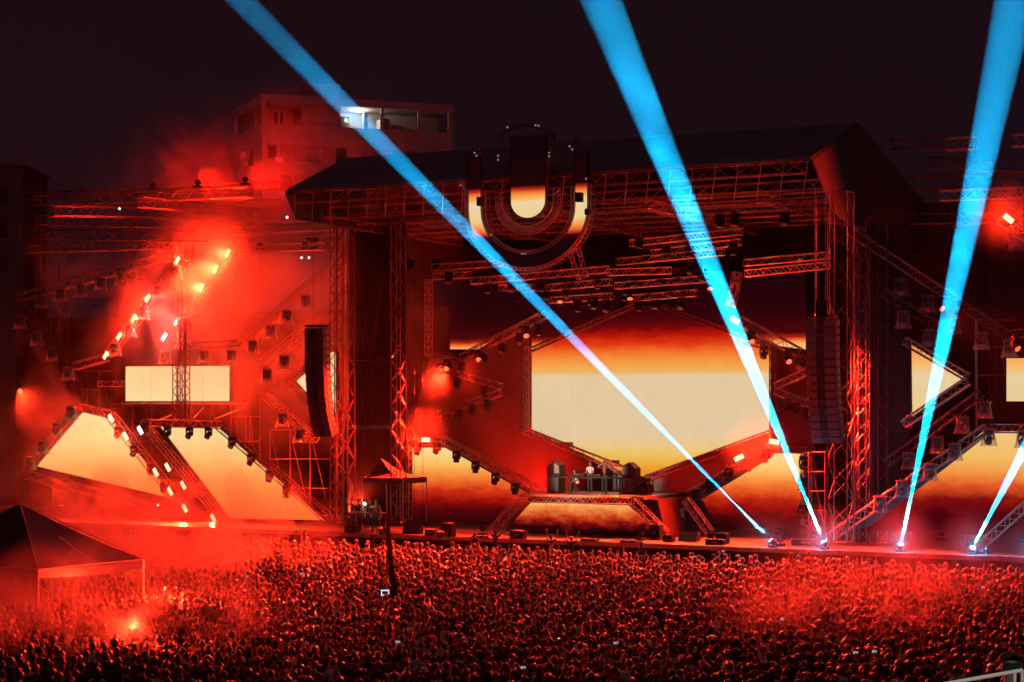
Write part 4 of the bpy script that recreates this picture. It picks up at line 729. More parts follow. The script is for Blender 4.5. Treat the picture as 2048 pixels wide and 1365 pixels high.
# ================================================================== APARTMENT BUILDING
Bc = Yp(525, 188, 195); ru = Vector((.929, .37, 0)).normalized(); lu = Vector((-.37, .929, 0)).normalized(); zt_ = Bc.z
def fb(t, u, z): return Vector((Bc.x, Bc.y, 0))+ru*t+lu*u+Z*z
bd = thing('apartment_building', 'pale apartment block with a lit roof terrace behind the stage', 'building', fb(0, 0, 0))
AX = (ru, lu, Z); LT = 20.2; DT = 12.5; z1 = zt_-.75; z2 = zt_-2.9
def bbx(t0, t1, u0, u1, za, zb, name, mt, root=bd): m = MB(); m.box(fb((t0+t1)/2, (u0+u1)/2, (za+zb)/2), (abs(t1-t0), abs(u1-u0), zb-za), AX); return part(m, name, M[mt], root)
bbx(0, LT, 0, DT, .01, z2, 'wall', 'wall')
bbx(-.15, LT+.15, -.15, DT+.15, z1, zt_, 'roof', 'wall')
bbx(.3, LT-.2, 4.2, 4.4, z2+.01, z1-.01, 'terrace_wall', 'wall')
for i, (t, w) in enumerate(((0.2, .4), (4.3, .25), (12.6, .3), (16.6, .3), (LT-.2, .4))): bbx(t-w/2, t+w/2, .02, .35, z2+.003, z1-.003, 'terrace_post', 'wall')
for t in (8.2, 4.4): bbx(t-.06, t+.06, .4, 4.19, z2+.005, z1-.005, 'partition', 'wall')
bbx(4.45, 8.1, .5, .62, z2+.006, z1-.006, 'closed_bay', 'wall')
for u in (0.3, DT-.3): bbx(.03, .35, u-.25, u+.25, z2+.004, z1-.004, 'corner_post', 'wall')
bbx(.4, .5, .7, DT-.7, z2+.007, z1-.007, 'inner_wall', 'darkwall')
for t0, w in ((2.2, .5), (2.8, .5), (9.2, 1.2), (13.6, 1.1)): f = bbx(t0, t0+w, 4.12, 4.19, z2+.5, z1-.3, 'terrace_window', 'paintwhite'); bbx(t0+.06, t0+w-.06, 4.09, 4.115, z2+.58, z1-.38, 'pane', 'glassdark', f)
a = fb(10.6, 2.2, z1-.12); lt_ = bbx(9.9, 11.3, 2.15, 2.25, z1-.16, z1-.06, 'tube_light', 'tungsten'); light('POINT', 'terrace_light', fb(10.6, 2.0, z1-.5), (1, .95, .8), 260, bd, shadow_soft_size=.03)
bbx(10.9, 11.3, 1.0, 1.4, z2+.02, z1-.5, 'pillar', 'paintwhite'); bbx(12.9, 13.1, 1.2, 3, z2+.02, z2+1.3, 'counter', 'paintwhite'); bbx(14.4, 15.6, 2.5, 3.2, z2+.02, z2+.9, 'counter', 'paintwhite')
bbx(5.6, 9.6, 5, 9, zt_+.01, zt_+2.3, 'rooftop_room', 'wall'); bbx(8.6, 9.4, 4.95, 4.99, zt_+.3, zt_+.8, 'rooftop_window', 'glassdark')
def win(t0, w, za, zb, side=0, mt='shutter'):
    if side == 0: f = bbx(t0, t0+w, -.06, -.003, za, zb, 'window', 'darkwall'); bbx(t0+.09, t0+w-.09, -.085, -.062, za+.09, zb-.09, 'pane', mt, f); bbx(t0-.1, t0+w+.1, -.16, -.004, za-.12, za-.004, 'sill', 'wall', f)
    else: f = bbx(-.06, -.003, t0, t0+w, za, zb, 'window', 'darkwall'); bbx(-.085, -.062, t0+.09, t0+w-.09, za+.09, zb-.09, 'pane', mt, f); bbx(-.16, -.004, t0-.1, t0+w+.1, za-.12, za-.004, 'sill', 'wall', f)
for fl in range(4):
    zb = zt_-5.0-fl*3.0; za = zb-1.55
    for k, (t0, w) in enumerate(((.5, 1.0), (1.8, 1.2), (3.2, 1.1), (4.5, 1.3), (6.3, 1.1), (7.6, 1.2), (10.4, 1.4), (12.0, 1.5), (13.6, 1.5), (15.2, 1.2))): win(t0, w, za, zb, 0, 'glassdark' if (k*7+fl*3) % 5 == 0 or k > 7 else 'shutter')
    win(3.6, 2.2, za-.3, zb, 1, 'glassdark'); win(8.2, 1.2, za, zb, 1)
for t, z in ((1.2, zt_-6.9), (1.5, zt_-10.1)):
    bbx(t, t+.8, -.45, -.09, z, z+.6, 'air_conditioner', 'paintwhite')
bbx(-.5, -.08, 6.6, 7.5, zt_-5.7, zt_-5.0, 'air_conditioner', 'paintwhite'); bbx(-.6, -.09, 4.2, 5.0, zt_-7.4, zt_-6.7, 'air_conditioner', 'darkwall')
sl_ = thing('building_fill', 'added hidden lamp behind the left wing brightening the apartment block', 'added lamp', Vector((-34, 160, 0))); m = MB(); m.tube((-34, 160, .01), (-34, 160, 9), .08, 6); m.box((-34, 160.3, 9), (.3, .7, .12)); part(m, 'mast', M['black'], sl_)  # hidden lamp added to brighten the building walls
light('SPOT', 'building_fill_light', Vector((-34, 160.5, 8.8)), (1, .15, .19), 13000, sl_, aim=fb(8, 0, 30), spot_size=R_(70), spot_blend=1, shadow_soft_size=.2)
c0 = Yp(46, 334, 190); m = MB()
db = thing('dark_building', 'dark unlit building cut by the left edge', 'building', Vector((c0.x-6, c0.y, 0)))
m.box(Vector((c0.x-6, c0.y+5, c0.z/2)), (12, 10, c0.z-.02)); part(m, 'wall', M['darkwall'], db)
for k in range(3):
    for j in range(3): m = MB(); m.box(Vector((c0.x-2.2-3.4*k, c0.y-.04, c0.z-3-3.2*j)), (1.4, .06, 1.5)); part(m, 'window', M['glassdark'], db)
m = MB(); m.box(Vector((c0.x-6, c0.y+5, c0.z+.12)), (12.4, 10.4, .25)); part(m, 'roof', M['darkwall'], db)

# ================================================================== MARQUEE AT THE LOWER LEFT
z0 = 3.0; B0 = G(76, 1137, z0); A0 = G(287, 1117, z0); dv = (A0-B0); pv_ = Vector((-dv.y, dv.x, 0)).normalized()*7.8; C0 = B0+pv_; D0 = A0+pv_; ap = (A0+B0+C0+D0)/4; ap.z = CZ-(1008-HZ)/FOC*ap.y
mq = thing('marquee', 'dark peaked marquee tent with sagging roof panels at the lower left', 'tent', Vector((B0.x, B0.y, 0)))
def sagrow(a, b, f, n=6):
    out = []
    for i in range(n+1):
        p = a.lerp(b, i/n).lerp(ap, f); p = p.copy(); p.z -= .16*math.sin(math.pi*f)*(1-.5*f)+.10*math.sin(math.pi*i/n)*(1-f); out.append(p)
    return out
for a, b in ((B0, A0), (A0, D0), (D0, C0), (C0, B0)):
    m = MB(); rows = [sagrow(a, b, f/7) for f in range(8)]
    for r0, r1 in zip(rows, rows[1:]):
        for i in range(6): m.add([r0[i], r0[i+1], r1[i+1], r1[i]], [(0, 1, 2, 3)], 0, True)
    part(m, 'roof_panel', M['canopy'], mq)
    m = MB(); n = 18; top = [a.lerp(b, i/n)-Z*(.10*math.sin(math.pi*i/n)) for i in range(n+1)]
    for i in range(n): m.add([top[i]-Z*.02, top[i+1]-Z*.02, top[i+1]-Z*(.34+.03*((i+1) % 2)), top[i]-Z*(.34+.03*(i % 2))], [(0, 1, 2, 3)])
    part(m, 'valance', M['canopy'], mq)
    m = MB(); m.tube(a, ap, .03, 5); m.tube(a-Z*.04, b-Z*.04, .03, 5); part(m, 'roof_pole', M['steel'], mq)
    m = MB(); m.tube(Vector((a.x, a.y, .01)), a-Z*.05, .045, 6); part(m, 'tent_leg', M['paintwhite'], mq)
    m = MB(); q0 = a.lerp(b, .1)-Z*.3; q1 = a.lerp(b, .22)-Z*.3; m.path([q0.lerp(q1, k/8)-Z*(1.0*math.sin(math.pi*k/8)) for k in range(9)], .018, 4); part(m, 'hanging_strap', M['pale'], mq)
m = MB(); q = B0.lerp(A0, .55); m.path([q.lerp(ap, k/6)+Z*(.045-.16*math.sin(math.pi*k/6)*(1-.5*k/6)-.09*(1-k/6)) for k in range(4)], .025, 4); part(m, 'roof_seam', M['pale'], mq)
m = MB(); wl = [C0.lerp(B0, k/24) for k in range(25)]
for k in range(24): f = .12*(k % 2); g_ = .12*((k+1) % 2); dn = dv.normalized(); m.add([wl[k]+dn*f+Z*(-z0+.05), wl[k+1]+dn*g_+Z*(-z0+.05), wl[k+1]+dn*g_-Z*.35, wl[k]+dn*f-Z*.35], [(0, 1, 2, 3)], 0, True)
part(m, 'side_curtain', M['canopy'], mq)

# ================================================================== CAMERA CRANE IN THE CROWD
tb_ = G(792, 1238, 1.25); tt = P(773, 1031, -9.5)
jb = thing('camera_crane', 'long black camera crane reaching over the crowd towards the stage', 'camera crane', Vector((tb_.x, tb_.y, 0)))
fu = (tt-tb_).normalized(); fs = Vector((fu.y, -fu.x, 0)).normalized(); fv = fs.cross(fu)
m = MB(); L_ = (tt-tb_).length
for k in range(5):
    a = tb_+fu*(L_*k/5); b = tb_+fu*(L_*(k+1)/5-.02); w = .25-.022*k; m.box((a+b)/2, (w, (b-a).length, w*.9), (fs, fu, fv))
part(m, 'arm', M['crane'], jb)
m = MB(); w = .19
for sx in (-1, 1): m.tube(tb_+fs*sx*.15+fv*.14, tt+fs*sx*.09+fv*.1, .015, 4)
part(m, 'guide_rail', M['crane'], jb)
m = MB(); m.tube(Vector((tb_.x, tb_.y, .02)), tb_-Z*.1, .12, 8); part(m, 'post', M['black'], jb)
for k in range(3): t = k*2.09; m = MB(); m.tube(Vector((tb_.x, tb_.y, .7)), Vector((tb_.x+.9*math.cos(t), tb_.y+.9*math.sin(t), .03)), .05, 5); part(m, 'leg', M['black'], jb)
m = MB(); m.box(tb_-fu*.9, (.5, .5, .45), (fs, fu, fv)); m.tube(tb_-fu*.1, tb_-fu*.9, .1, 6); part(m, 'counterweight', M['black'], jb)
m = MB(); c = tt-R*.15; m.box(c-Z*.35, (.12, .12, .9)); m.box(c-Z*.85-R*.1, (.32, .6, .34), (R, N, Z)); m.lathe([(.1, 0), (.12, .35)], c-Z*.85-R*.1-N*.25, -N*-1, 8); m.box(c-Z*.55+R*.22, (.08, .1, .6)); m.tube(c-Z*.3-R*.3, c-Z*.3+R*.3, .05, 5); hd = part(m, 'camera_head', M['black'], jb)
a = G(770, 1186, 1.75); mn = thing('monitor', 'small glowing camera monitor beside the crane arm', 'monitor', Vector((a.x, a.y, 0)))
m = MB(); m.box(a+Vector((0, .06, 0)), (.36, .06, .27)); m.tube(Vector((a.x, a.y+.1, .02)), a+Vector((0, .1, -.1)), .03, 5); part(m, 'monitor_case', M['black'], mn)
m = MB(); m.poly([a+Vector((x*.16, .028, z*.115)) for x, z in ((-1, -1), (1, -1), (1, 1), (-1, 1))]); part(m, 'screen_image', M['bluescr'], mn)
m = MB(); m.poly([a+Vector((x, .026, z)) for x, z in ((-.10, -.07), (.10, -.07), (.13, .06), (-.13, .06))]); part(m, 'picture', M['redbox'], mn)

# ================================================================== VIP PLATFORM AT THE LOWER RIGHT
yv = 16.0; c1 = Yp(2044, 1341, yv); c2 = Yp(1880, 1370, yv-.3); c2 = c1+(c2-c1)*2.2
vp = thing('white_railing', 'white metal railing at the lower right corner of the picture', 'railing', Vector((c1.x, c1.y, 5.0)))
m = MB(); m.tube(c1, c2, .017, 8); part(m, 'handrail', M['paintwhite'], vp)
for k, q in enumerate((c1, c1+(c2-c1)*.042, c1+(c2-c1)*.5, c2)): m = MB(); m.tube(q, Vector((q.x, q.y, 5.02)), .015, 6); part(m, 'post', M['paintwhite'], vp)
m = MB(); m.tube(c1-Z*.75, c2-Z*.75, .012, 6); part(m, 'lower_rail', M['paintwhite'], vp)
m = MB(); m.box((c1.x-.2, yv+1.2, 4.85), (5, 4.2, .3)); 
for sx in (-1, 1):
    for sy in (-1, 1): m.tube((c1.x-.2+sx*2.3, yv+1.2+sy*1.9, .01), (c1.x-.2+sx*2.3, yv+1.2+sy*1.9, 4.7), .08, 6)
solo(m, 'viewing_platform', M['darkwall'], 'raised viewing platform carrying the white railing', 'platform')
a = Vector((c1.x+.6, yv-4.2, 8.6)); pl = thing('added_platform_lamp', 'added floodlight on a mast out of view, lighting the viewing platform', 'lamp', Vector((a.x, a.y, 0)))  # lamp added out of view to brighten railing and visitor
m = MB(); m.tube((a.x, a.y, .01), a, .05, 6); m.box(a, (.25, .12, .18)); part(m, 'mast', M['black'], pl); m = MB(); m.box(a+Vector((-.02, .07, -.02)), (.2, .02, .12)); part(m, 'lens', M['whitelamp'], pl)
light('SPOT', 'platform_light', a+Vector((-.05, .14, -.05)), (1, .93, .84), 260, pl, aim=c1+Vector((-.3, .5, 0)), spot_size=R_(26), spot_blend=.7, shadow_soft_size=.08)

# ================================================================== PEOPLE
def V(*a): return Vector(a)
def hand_geo(bm, wrist, dirv, nrm, side, curl=.35, s=1.0):
    """palm, four unequal bent fingers and a thumb leaving the side of the palm"""
    dirv = dirv.normalized(); nrm = (nrm-dirv*nrm.dot(dirv)).normalized(); sd = dirv.cross(nrm)*side
    mb = MB(); L = .095*s
    mb.tube(wrist-dirv*.02, wrist+dirv*.03, .027*s, 6, .033*s); mb.box(wrist+dirv*L*.55, (.082*s, L, .028*s), (sd, dirv, nrm))
    for k, (off, ln) in enumerate(((-.031, .068), (-.0105, .08), (.0105, .076), (.031, .058))):
        a = wrist+dirv*L*.95+sd*off*s; b = a+(dirv+sd*off*4+nrm*curl*.3).normalized()*ln*.55*s; c = b+(dirv+sd*off*4+nrm*curl).normalized()*ln*.5*s
        mb.tube(a-dirv*.02, b, .0105*s, 5, .0095*s); mb.tube(b, c, .0095*s, 5, .0075*s)
    a = wrist+dirv*L*.3-sd*.036*s; b = a+(dirv*.6-sd*.8+nrm*.2).normalized()*.042*s; c = b+(dirv*.9-sd*.35+nrm*curl).normalized()*.034*s
    mb.tube(a, b, .0125*s, 5, .011*s); mb.tube(b, c, .011*s, 5, .008*s)
    return mb
POSES = {}
def pose(larm, rarm, legs='stand', lean=0., headturn=0.):
    """larm / rarm: (elbow, wrist) offsets from the shoulder"""
    return dict(l=larm, r=rarm, legs=legs, lean=lean, ht=headturn)
dn = lambda s: (V(s*.07, -.02, -.28), V(s*.09, .08, -.52)); up = lambda s: (V(s*.16, .08, .2), V(s*.17, .12, .47)); upw = lambda s: (V(s*.24, .06, .16), V(s*.34, .1, .42))
cl = lambda s: (V(s*.12, .15, -.12), V(s*.02, .3, .12)); ph = lambda s: (V(s*.06, .22, .02), V(-s*.06, .34, .24)); fw = lambda s: (V(s*.06, .03, -.28), V(-s*.02, .27, -.33)); eye = lambda s: (V(s*.2, .12, .02), V(s*-.04, .2, .2))
POSES = dict(down=pose(dn(-1), dn(1)), up=pose(up(-1), up(1)), wide=pose((V(-.19, .04, .23), V(-.3, .06, .49)), (V(.17, .04, .24), V(.2, .06, .52))), one=pose(dn(-1), up(1)), lone=pose(up(-1), dn(1)), clap=pose(cl(-1), cl(1)), phone=pose(dn(-1), ph(1)),
             dj=pose(fw(-1), fw(1)), film=pose(eye(-1), eye(1)), crouch=pose(fw(-1), fw(1), 'crouch', .25), rider=pose(up(-1), up(1), 'sit'), riderdown=pose(dn(-1), dn(1), 'sit'), shades=pose(cl(-1), up(1)))
BONES = {}
def body_mesh(key, stocky=1.0, bare=False, longsleeve=False):
    p = POSES[key]; J = {}; E = []
    def j(n, v, r, r2=None): J[n] = (V(*v), (r, r2 or r))
    zo = -.42 if p['legs'] == 'crouch' else 0; ln = p['lean']
    j('pelvis', (0, 0, .95+zo), .155*stocky, .115*stocky); j('belly', (0, ln*.2, 1.12+zo), .135*stocky, .105*stocky); j('chest', (0, ln*.5, 1.30+zo), .17*stocky, .115*stocky); j('collar', (0, ln*.7, 1.43+zo), .12*stocky, .085*stocky)
    j('neck', (0, ln*.8+.005, 1.52+zo), .052); j('jaw', (0, ln*.9+.035, 1.585+zo), .062, .068); j('skull', (0, ln*.9+.012, 1.665+zo), .078, .095); j('crown', (0, ln*.9+.005, 1.715+zo), .066, .08)
    E += [('pelvis', 'belly'), ('belly', 'chest'), ('chest', 'collar'), ('collar', 'neck'), ('neck', 'jaw'), ('jaw', 'skull'), ('skull', 'crown')]
    hands = []
    for s, nm in ((-1, 'l'), (1, 'r')):
        sh = V(s*.185*stocky, ln*.65, 1.415+zo); raise_ = max(0, p[nm][1].z)*.12; sh.z += raise_
        el = sh+p[nm][0]; wr = sh+p[nm][1]
        j('sh'+nm, sh, .068*stocky); j('mu'+nm, sh.lerp(el, .5), .05*stocky); j('el'+nm, el, .041); j('fa'+nm, el.lerp(wr, .4), .04); j('wr'+nm, wr, .027)
        E += [('collar', 'sh'+nm), ('sh'+nm, 'mu'+nm), ('mu'+nm, 'el'+nm), ('el'+nm, 'fa'+nm), ('fa'+nm, 'wr'+nm)]; hands.append((wr, wr-el, s))
        if p['legs'] == 'stand': q = [(s*.095, 0, .86), (s*.105, .015, .5), (s*.11, -.02, .1), (s*.12, .12, .045)]
        elif p['legs'] == 'crouch': q = [(s*.1, .02, .46), (s*.15, .36, .48), (s*.12, .05, .1), (s*.13, .2, .045)]
        else: q = [(s*.1, .05, .9), (s*.16, .36, .92), (s*.15, .34, .52), (s*.14, .46, .47)]
        j('hip'+nm, q[0], .088*stocky); j('kn'+nm, q[1], .06); j('cf'+nm, V(*q[1]).lerp(V(*q[2]), .35), .058); j('an'+nm, q[2], .042); j('toe'+nm, q[3], .036)
        E += [('pelvis', 'hip'+nm), ('hip'+nm, 'kn'+nm), ('kn'+nm, 'cf'+nm), ('cf'+nm, 'an'+nm), ('an'+nm, 'toe'+nm)]
    names = list(J); idx = {n: i for i, n in enumerate(names)}
    me = bpy.data.meshes.new('person_base'); me.from_pydata([tuple(J[n][0]) for n in names], [(idx[a], idx[b]) for a, b in E], [])
    ob = bpy.data.objects.new('person_base', me); COL.objects.link(ob); md = ob.modifiers.new('skin', 'SKIN'); md.branch_smoothing = .6
    sv = me.skin_vertices[0].data
    for n in names: sv[idx[n]].radius = J[n][1]; sv[idx[n]].use_root = (n == 'pelvis')
    ss = ob.modifiers.new('sub', 'SUBSURF'); ss.levels = 1; ss.render_levels = 1
    dg = bpy.context.evaluated_depsgraph_get(); dg.update(); ev = bpy.data.meshes.new_from_object(ob.evaluated_get(dg)); bpy.data.objects.remove(ob)
    mb = MB(); vs = [v.co.copy() for v in ev.vertices]
    segs = [(J[a][0], J[b][0], a, b) for a, b in E]
    def which(c):
        best = None
        for a, b, na, nb in segs:
            ab = b-a; t = max(0, min(1, (c-a).dot(ab)/max(ab.length_squared, 1e-9))); dd = (a+ab*t-c).length
            if best is None or dd < best[0]: best = (dd, na, nb)
        _, na, nb = best; k = na+nb
        if 'toe' in k: return 3
        if any(q in k for q in ('hip', 'kn', 'cf', 'an')) and 'collar' not in k: return 2
        if nb in ('neck', 'jaw', 'skull', 'crown'): return 0 if c.z > J['collar'][0].z+.055 else (0 if bare else 1)
        if bare: return 0
        if na[:2] in ('el', 'fa') or (na[:2] == 'mu' and not longsleeve): return 1 if longsleeve else 0
        return 1
    for f in ev.polygons: mb.add([], []); 
    mb.v = vs; mb.f = [tuple(f.vertices) for f in ev.polygons]; mb.m = [which(f.center) for f in ev.polygons]; mb.sm = [True]*len(mb.f)
    bpy.data.meshes.remove(ev)
    hy = J['skull'][0]
    for s in (-1, 1):
        mb.ball(hy+V(s*.083, -.005, -.01), (.014, .026, .034), 6, 4, 0); mb.ball(hy+V(s*.032, .088, .012), (.014, .01, .008), 6, 4, 3)
    mb.add([hy+V(-.012, .09, .02), hy+V(.012, .09, .02), hy+V(.017, .095, -.03), hy+V(-.017, .095, -.03), hy+V(0, .122, -.026)], [(0, 1, 4), (1, 2, 4), (2, 3, 4), (3, 0, 4)], 0, True)
    mb.box(hy+V(0, .092, -.058), (.045, .012, .011), mi=2)
    for wr, dv_, s in hands:
        h = hand_geo(None, wr, dv_, V(0, 1, .1), s); mb.add(h.v, h.f, 0, True)
    return mb, J
def hair_geo(kind, hy, seed=0):
    rnd = random.Random(seed); mb = MB(); nu = 14; nv = 9
    c = hy+V(0, -.016, .018); rr = V(.103, .117, .113)
    base = len(mb.v)
    def shell(c, rr, cut, jit):
        grid = []
        for jv in range(nv+1):
            th = math.pi/2-jv*(math.pi*cut)/nv; row = []
            for i in range(nu):
                f = 2*math.pi*i/nu; fr = max(0, math.sin(f))            # front (+y) is cut higher, so the face stays free
                t2 = math.pi/2-(math.pi/2-th)*(1-.48*fr**1.5); k = 1+rnd.uniform(-jit, jit)
                row.append(c+V(rr.x*math.cos(t2)*math.cos(f)*k, rr.y*math.cos(t2)*math.sin(f)*k, rr.z*math.sin(t2)*k))
            grid.append(row)
        b = [p for r in grid for p in r]; mb.add(b, [(k*nu+i, k*nu+(i+1) % nu, (k+1)*nu+(i+1) % nu, (k+1)*nu+i) for k in range(nv) for i in range(nu)], 0, True)
    if kind in ('short', 'curly'): shell(c, rr*(1.0 if kind == 'short' else 1.16), .66, .035 if kind == 'short' else .09)
    if kind in ('long', 'bun', 'tail'): shell(c, rr*1.03, .66, .03)
    if kind == 'long':
        n = 10; rows = []
        for k in range(6):
            z = hy.z-.02-k*.075; w = .1+.018*math.sin(k*.8)+rnd.uniform(-.006, .006); dpt = .07-.006*k
            rows.append([V(w*math.cos(math.pi+math.pi*i/(n-1)), -.035+dpt*1.35*math.sin(math.pi+math.pi*i/(n-1))-.012*k, z+rnd.uniform(-.01, .01)) for i in range(n)])
        mb.add([V(hy.x, hy.y, 0)+p for r in rows for p in r], [(k*n+i, k*n+i+1, (k+1)*n+i+1, (k+1)*n+i) for k in range(5) for i in range(n-1)], 0, True)
        ins = [[p*1.0+V(0, .03, 0) for p in r] for r in rows]; mb.add([V(hy.x, hy.y, 0)+p for p in rows[-1]+ins[-1]], [(i, n+i, n+i+1, i+1) for i in range(n-1)], 0, True)
    if kind == 'bun': mb.ball(hy+V(0, -.09, .1), .045, 8, 6)
    if kind == 'tail': mb.ball(hy+V(0, -.12, .03), (.035, .035, .04), 8, 6); mb.tube(hy+V(0, -.13, .02), hy+V(.01, -.15, -.2), .034, 7, .012)
    if kind in ('cap', 'capback'):
        shell(hy+V(0, -.008, .035), V(.096, .11, .092), .5, .01); sg = 1 if kind == 'cap' else -1
        pts = [hy+V(.075*math.cos(t), sg*(.085+.085*math.sin(t)), .035+(-.012*math.sin(t))) for t in [math.pi*i/8 for i in range(9)]]; mb.add(pts+[p+V(0, 0, .008) for p in pts], [tuple(range(9)), tuple(range(9, 18))[::-1]]+[(i, i+1, 10+i, 9+i) for i in range(8)])
    if kind == 'bucket': shell(hy+V(0, -.008, .03), V(.1, .115, .1), .5, .01); mb.lathe([(.1, 0), (.15, -.045), (.153, -.05), (.1, -.006)], hy+V(0, 0, .045), Z, 14)
    return mb
MESH = {}
def get_body(key, stocky=1.0, bare=False, ls=False):
    k = (key, stocky, bare, ls)
    if k not in MESH: MESH[k] = body_mesh(*k)
    return MESH[k]
DATA = {}
def person(pos, yaw, key, hair='short', label='', group=None, sc_=1.0, shirt='shirt', stocky=1.0, bare=False, ls=False, hairmat='hair', trousers='trousers', sink=0, seed=0):
    mb, J = get_body(key, stocky, bare, ls); dk_ = (key, stocky, bare, ls, shirt, trousers)
    if dk_ not in DATA: DATA[dk_] = mb.mesh('person', [M['skin'], M[shirt], M[trousers], M['shoes']])
    o = bpy.data.objects.new('person', DATA[dk_]); COL.objects.link(o); o.location = pos; o.rotation_euler = (0, 0, yaw); o.scale = (sc_,)*3
    tag(o, label, 'person', group)
    if hair:
        hk = (hair, seed, hairmat, tuple(round(x, 3) for x in J['skull'][0]))
        if hk not in DATA: DATA[hk] = hair_geo(hair, J['skull'][0], seed).mesh('hair', M[hairmat])
        h = bpy.data.objects.new('cap' if hair in ('cap', 'capback', 'bucket') else 'hair', DATA[hk]); COL.objects.link(h); h.parent = o
    if hair in ('cap', 'capback', 'bucket') and sc_ < 1.5 and 'goggles' not in label:
        hk = ('under', seed, tuple(round(x, 3) for x in J['skull'][0]))
        if hk not in DATA: DATA[hk] = hair_geo('short', J['skull'][0], seed).mesh('hair', M['hair'])
        h = bpy.data.objects.new('hair', DATA[hk]); COL.objects.link(h); h.parent = o; h.scale = (.97, .97, .985)
    return o
def hand_at(o, key, side, stocky=1.0):
    J = get_body(key, stocky)[1]; w = J['wr'+side][0]; e = J['el'+side][0]; q = w+(w-e).normalized()*.1
    return o.location+Matrix.Rotation(o.rotation_euler.z, 3, 'Z')@(q*o.scale.x)
FACE = math.atan2(-N.x, N.y)       # yaw that looks into the stage
person(on_deck(1180, 986, .95, zr), FACE+math.pi-.15, 'dj', 'short', 'person behind the DJ table, pale top and dark hair, hands on the gear', shirt='whiteshirt', trousers='trousers', ls=False)
person(on_deck(1209, 986, 1.35, zr), FACE+math.pi+.3, 'film', 'short', 'person in dark clothes beside the DJ, both hands raised to the face', shirt='redbox')
person(on_deck(1156, 986, 1.2, zr), FACE+math.pi-.5, 'crouch', 'cap', 'crouching person under the DJ table in a pale shirt', shirt='whiteshirt', hairmat='black')
for i, (x, y, k, h, sh, l) in enumerate(((1335, 1061, 'down', 'long', 'whiteshirt', 'long haired person in a pale top, leftmost of the group right of the riser'), (1350, 1063, 'down', 'short', 'blackshirt', 'tall dark dressed person second from the left in the group right of the riser'), (1363, 1061, 'clap', 'short', 'whiteshirt', 'person in a white shirt with bent arms in the group right of the riser'), (1378, 1063, 'down', 'short', 'blackshirt', 'dark dressed person at the right end of the group, beside the truss leg'))):
    person(on_deck(x, y, 1.6+.3*(i % 2), 1.86), FACE+math.pi-.3+.3*i, k, h, l, sc_=1.0+.04*(i == 1), shirt=sh, seed=i)
for i, (x, k, h, sh, l) in enumerate(((704, 'phone', 'short', 'redbox', 'person leaning at the left end of the work table'), (716, 'down', 'cap', 'blackshirt', 'person in a dark cap second from the left behind the work table'), (727, 'clap', 'short', 'whiteshirt', 'person in a pale shirt in the middle behind the work table'), (740, 'down', 'tail', 'blackshirt', 'person with tied hair right of the work lamp'), (752, 'down', 'short', 'redbox', 'person at the right end behind the work table'))):
    person(on_deck(x, 1030, -3.0, 1.86), FACE+math.pi+.3*(i-2), k, h, l, shirt=sh, seed=i, hairmat='black' if h == 'cap' else 'hair')
KEEP = []
def crowd_special(px, py, key, hair, label, z=1.74, sink=0, dy=0., **k):
    p = G(px, py, z+sink); p.z = sink; KEEP.append((p.x, p.y, .42)); yw = k.pop('yaw', FACE+random.uniform(-.2, .2))
    return person(p, yw, key, hair, label, sc_=z/1.775, **k)
riders = [(610, 1062, 'riderdown', 'long', 'whiteshirt', 'person on shoulders at the left of the crowd front in a pale top'), (950, 1066, 'riderdown', 'tail', 'blackshirt', 'dark person on shoulders left of the riser leg'), (991, 1062, 'rider', 'long', 'blackshirt', 'dark person on shoulders in front of the left riser leg'), (1102, 1071, 'rider', 'bun', 'blackshirt', 'person on shoulders with raised arms left of the cameraman'), (1143, 1074, 'rider', 'tail', 'blackshirt', 'person on shoulders waving both arms before the riser screen'), (1583, 1106, 'riderdown', 'long', 'redbox', 'person on shoulders under the leftmost beam lamp'), (1617, 1104, 'riderdown', 'short', 'redbox', 'second person on shoulders beside the leftmost beam lamp'), (1283, 1083, 'riderdown', 'long', 'blackshirt', 'long haired person on shoulders right of the riser')]
for i, (x, y, k, h, sh, l) in enumerate(riders):
    crowd_special(x, y, k, h, l, z=1.70, sink=.62, shirt=sh, seed=i)
sp = crowd_special(1829, 1197, 'down', 'short', 'broad bare backed person standing above the others in the red smoke', z=1.8, sink=.35, shirt='shirt', bare=True, stocky=1.12)
sg_ = crowd_special(1718, 1297, 'shades', 'short', 'person facing the camera with sunglasses and one arm up', z=1.74, yaw=FACE+math.pi+.3, shirt='blackshirt')
J = get_body('shades')[1]; m = MB(); hy = J['skull'][0]
for s in (-1, 1): m.ball(hy+V(s*.035, .1, .012), (.03, .012, .022), 8, 5)
m.box(hy+V(0, .102, .018), (.14, .008, .01)); q = bpy.data.objects.new('sunglasses', m.mesh('sunglasses', M['lens'])); COL.objects.link(q); q.parent = sg_
crowd_special(1726, 1334, 'down', 'short', 'dark haired person at the bottom edge, left of the close pair', z=1.82, shirt='blackshirt', stocky=1.08)
crowd_special(1796, 1337, 'down', 'curly', 'dark haired person in a pale shirt at the bottom edge, right of the close pair', z=1.80, shirt='whiteshirt')
KEEP.append((G(240, 1340, 1.7).x, G(240, 1340, 1.7).y-.8, .75)); crowd_special(237, 1318, 'wide', 'short', 'silhouetted person with both arms thrown up against the glowing smoke', z=1.86, shirt='blackshirt')
wc = crowd_special(848, 1336, 'down', 'bucket', 'person in a white cap with a dark mark at the bottom edge', shirt='blackshirt', hairmat='whitecap')
J = get_body('down')[1]; hy = J['skull'][0]; m = MB(); m.box(hy+V(.02, -.119, .065), (.07, .012, .03)); q = bpy.data.objects.new('cap_mark', m.mesh('cap_mark', M['black'])); COL.objects.link(q); q.parent = wc
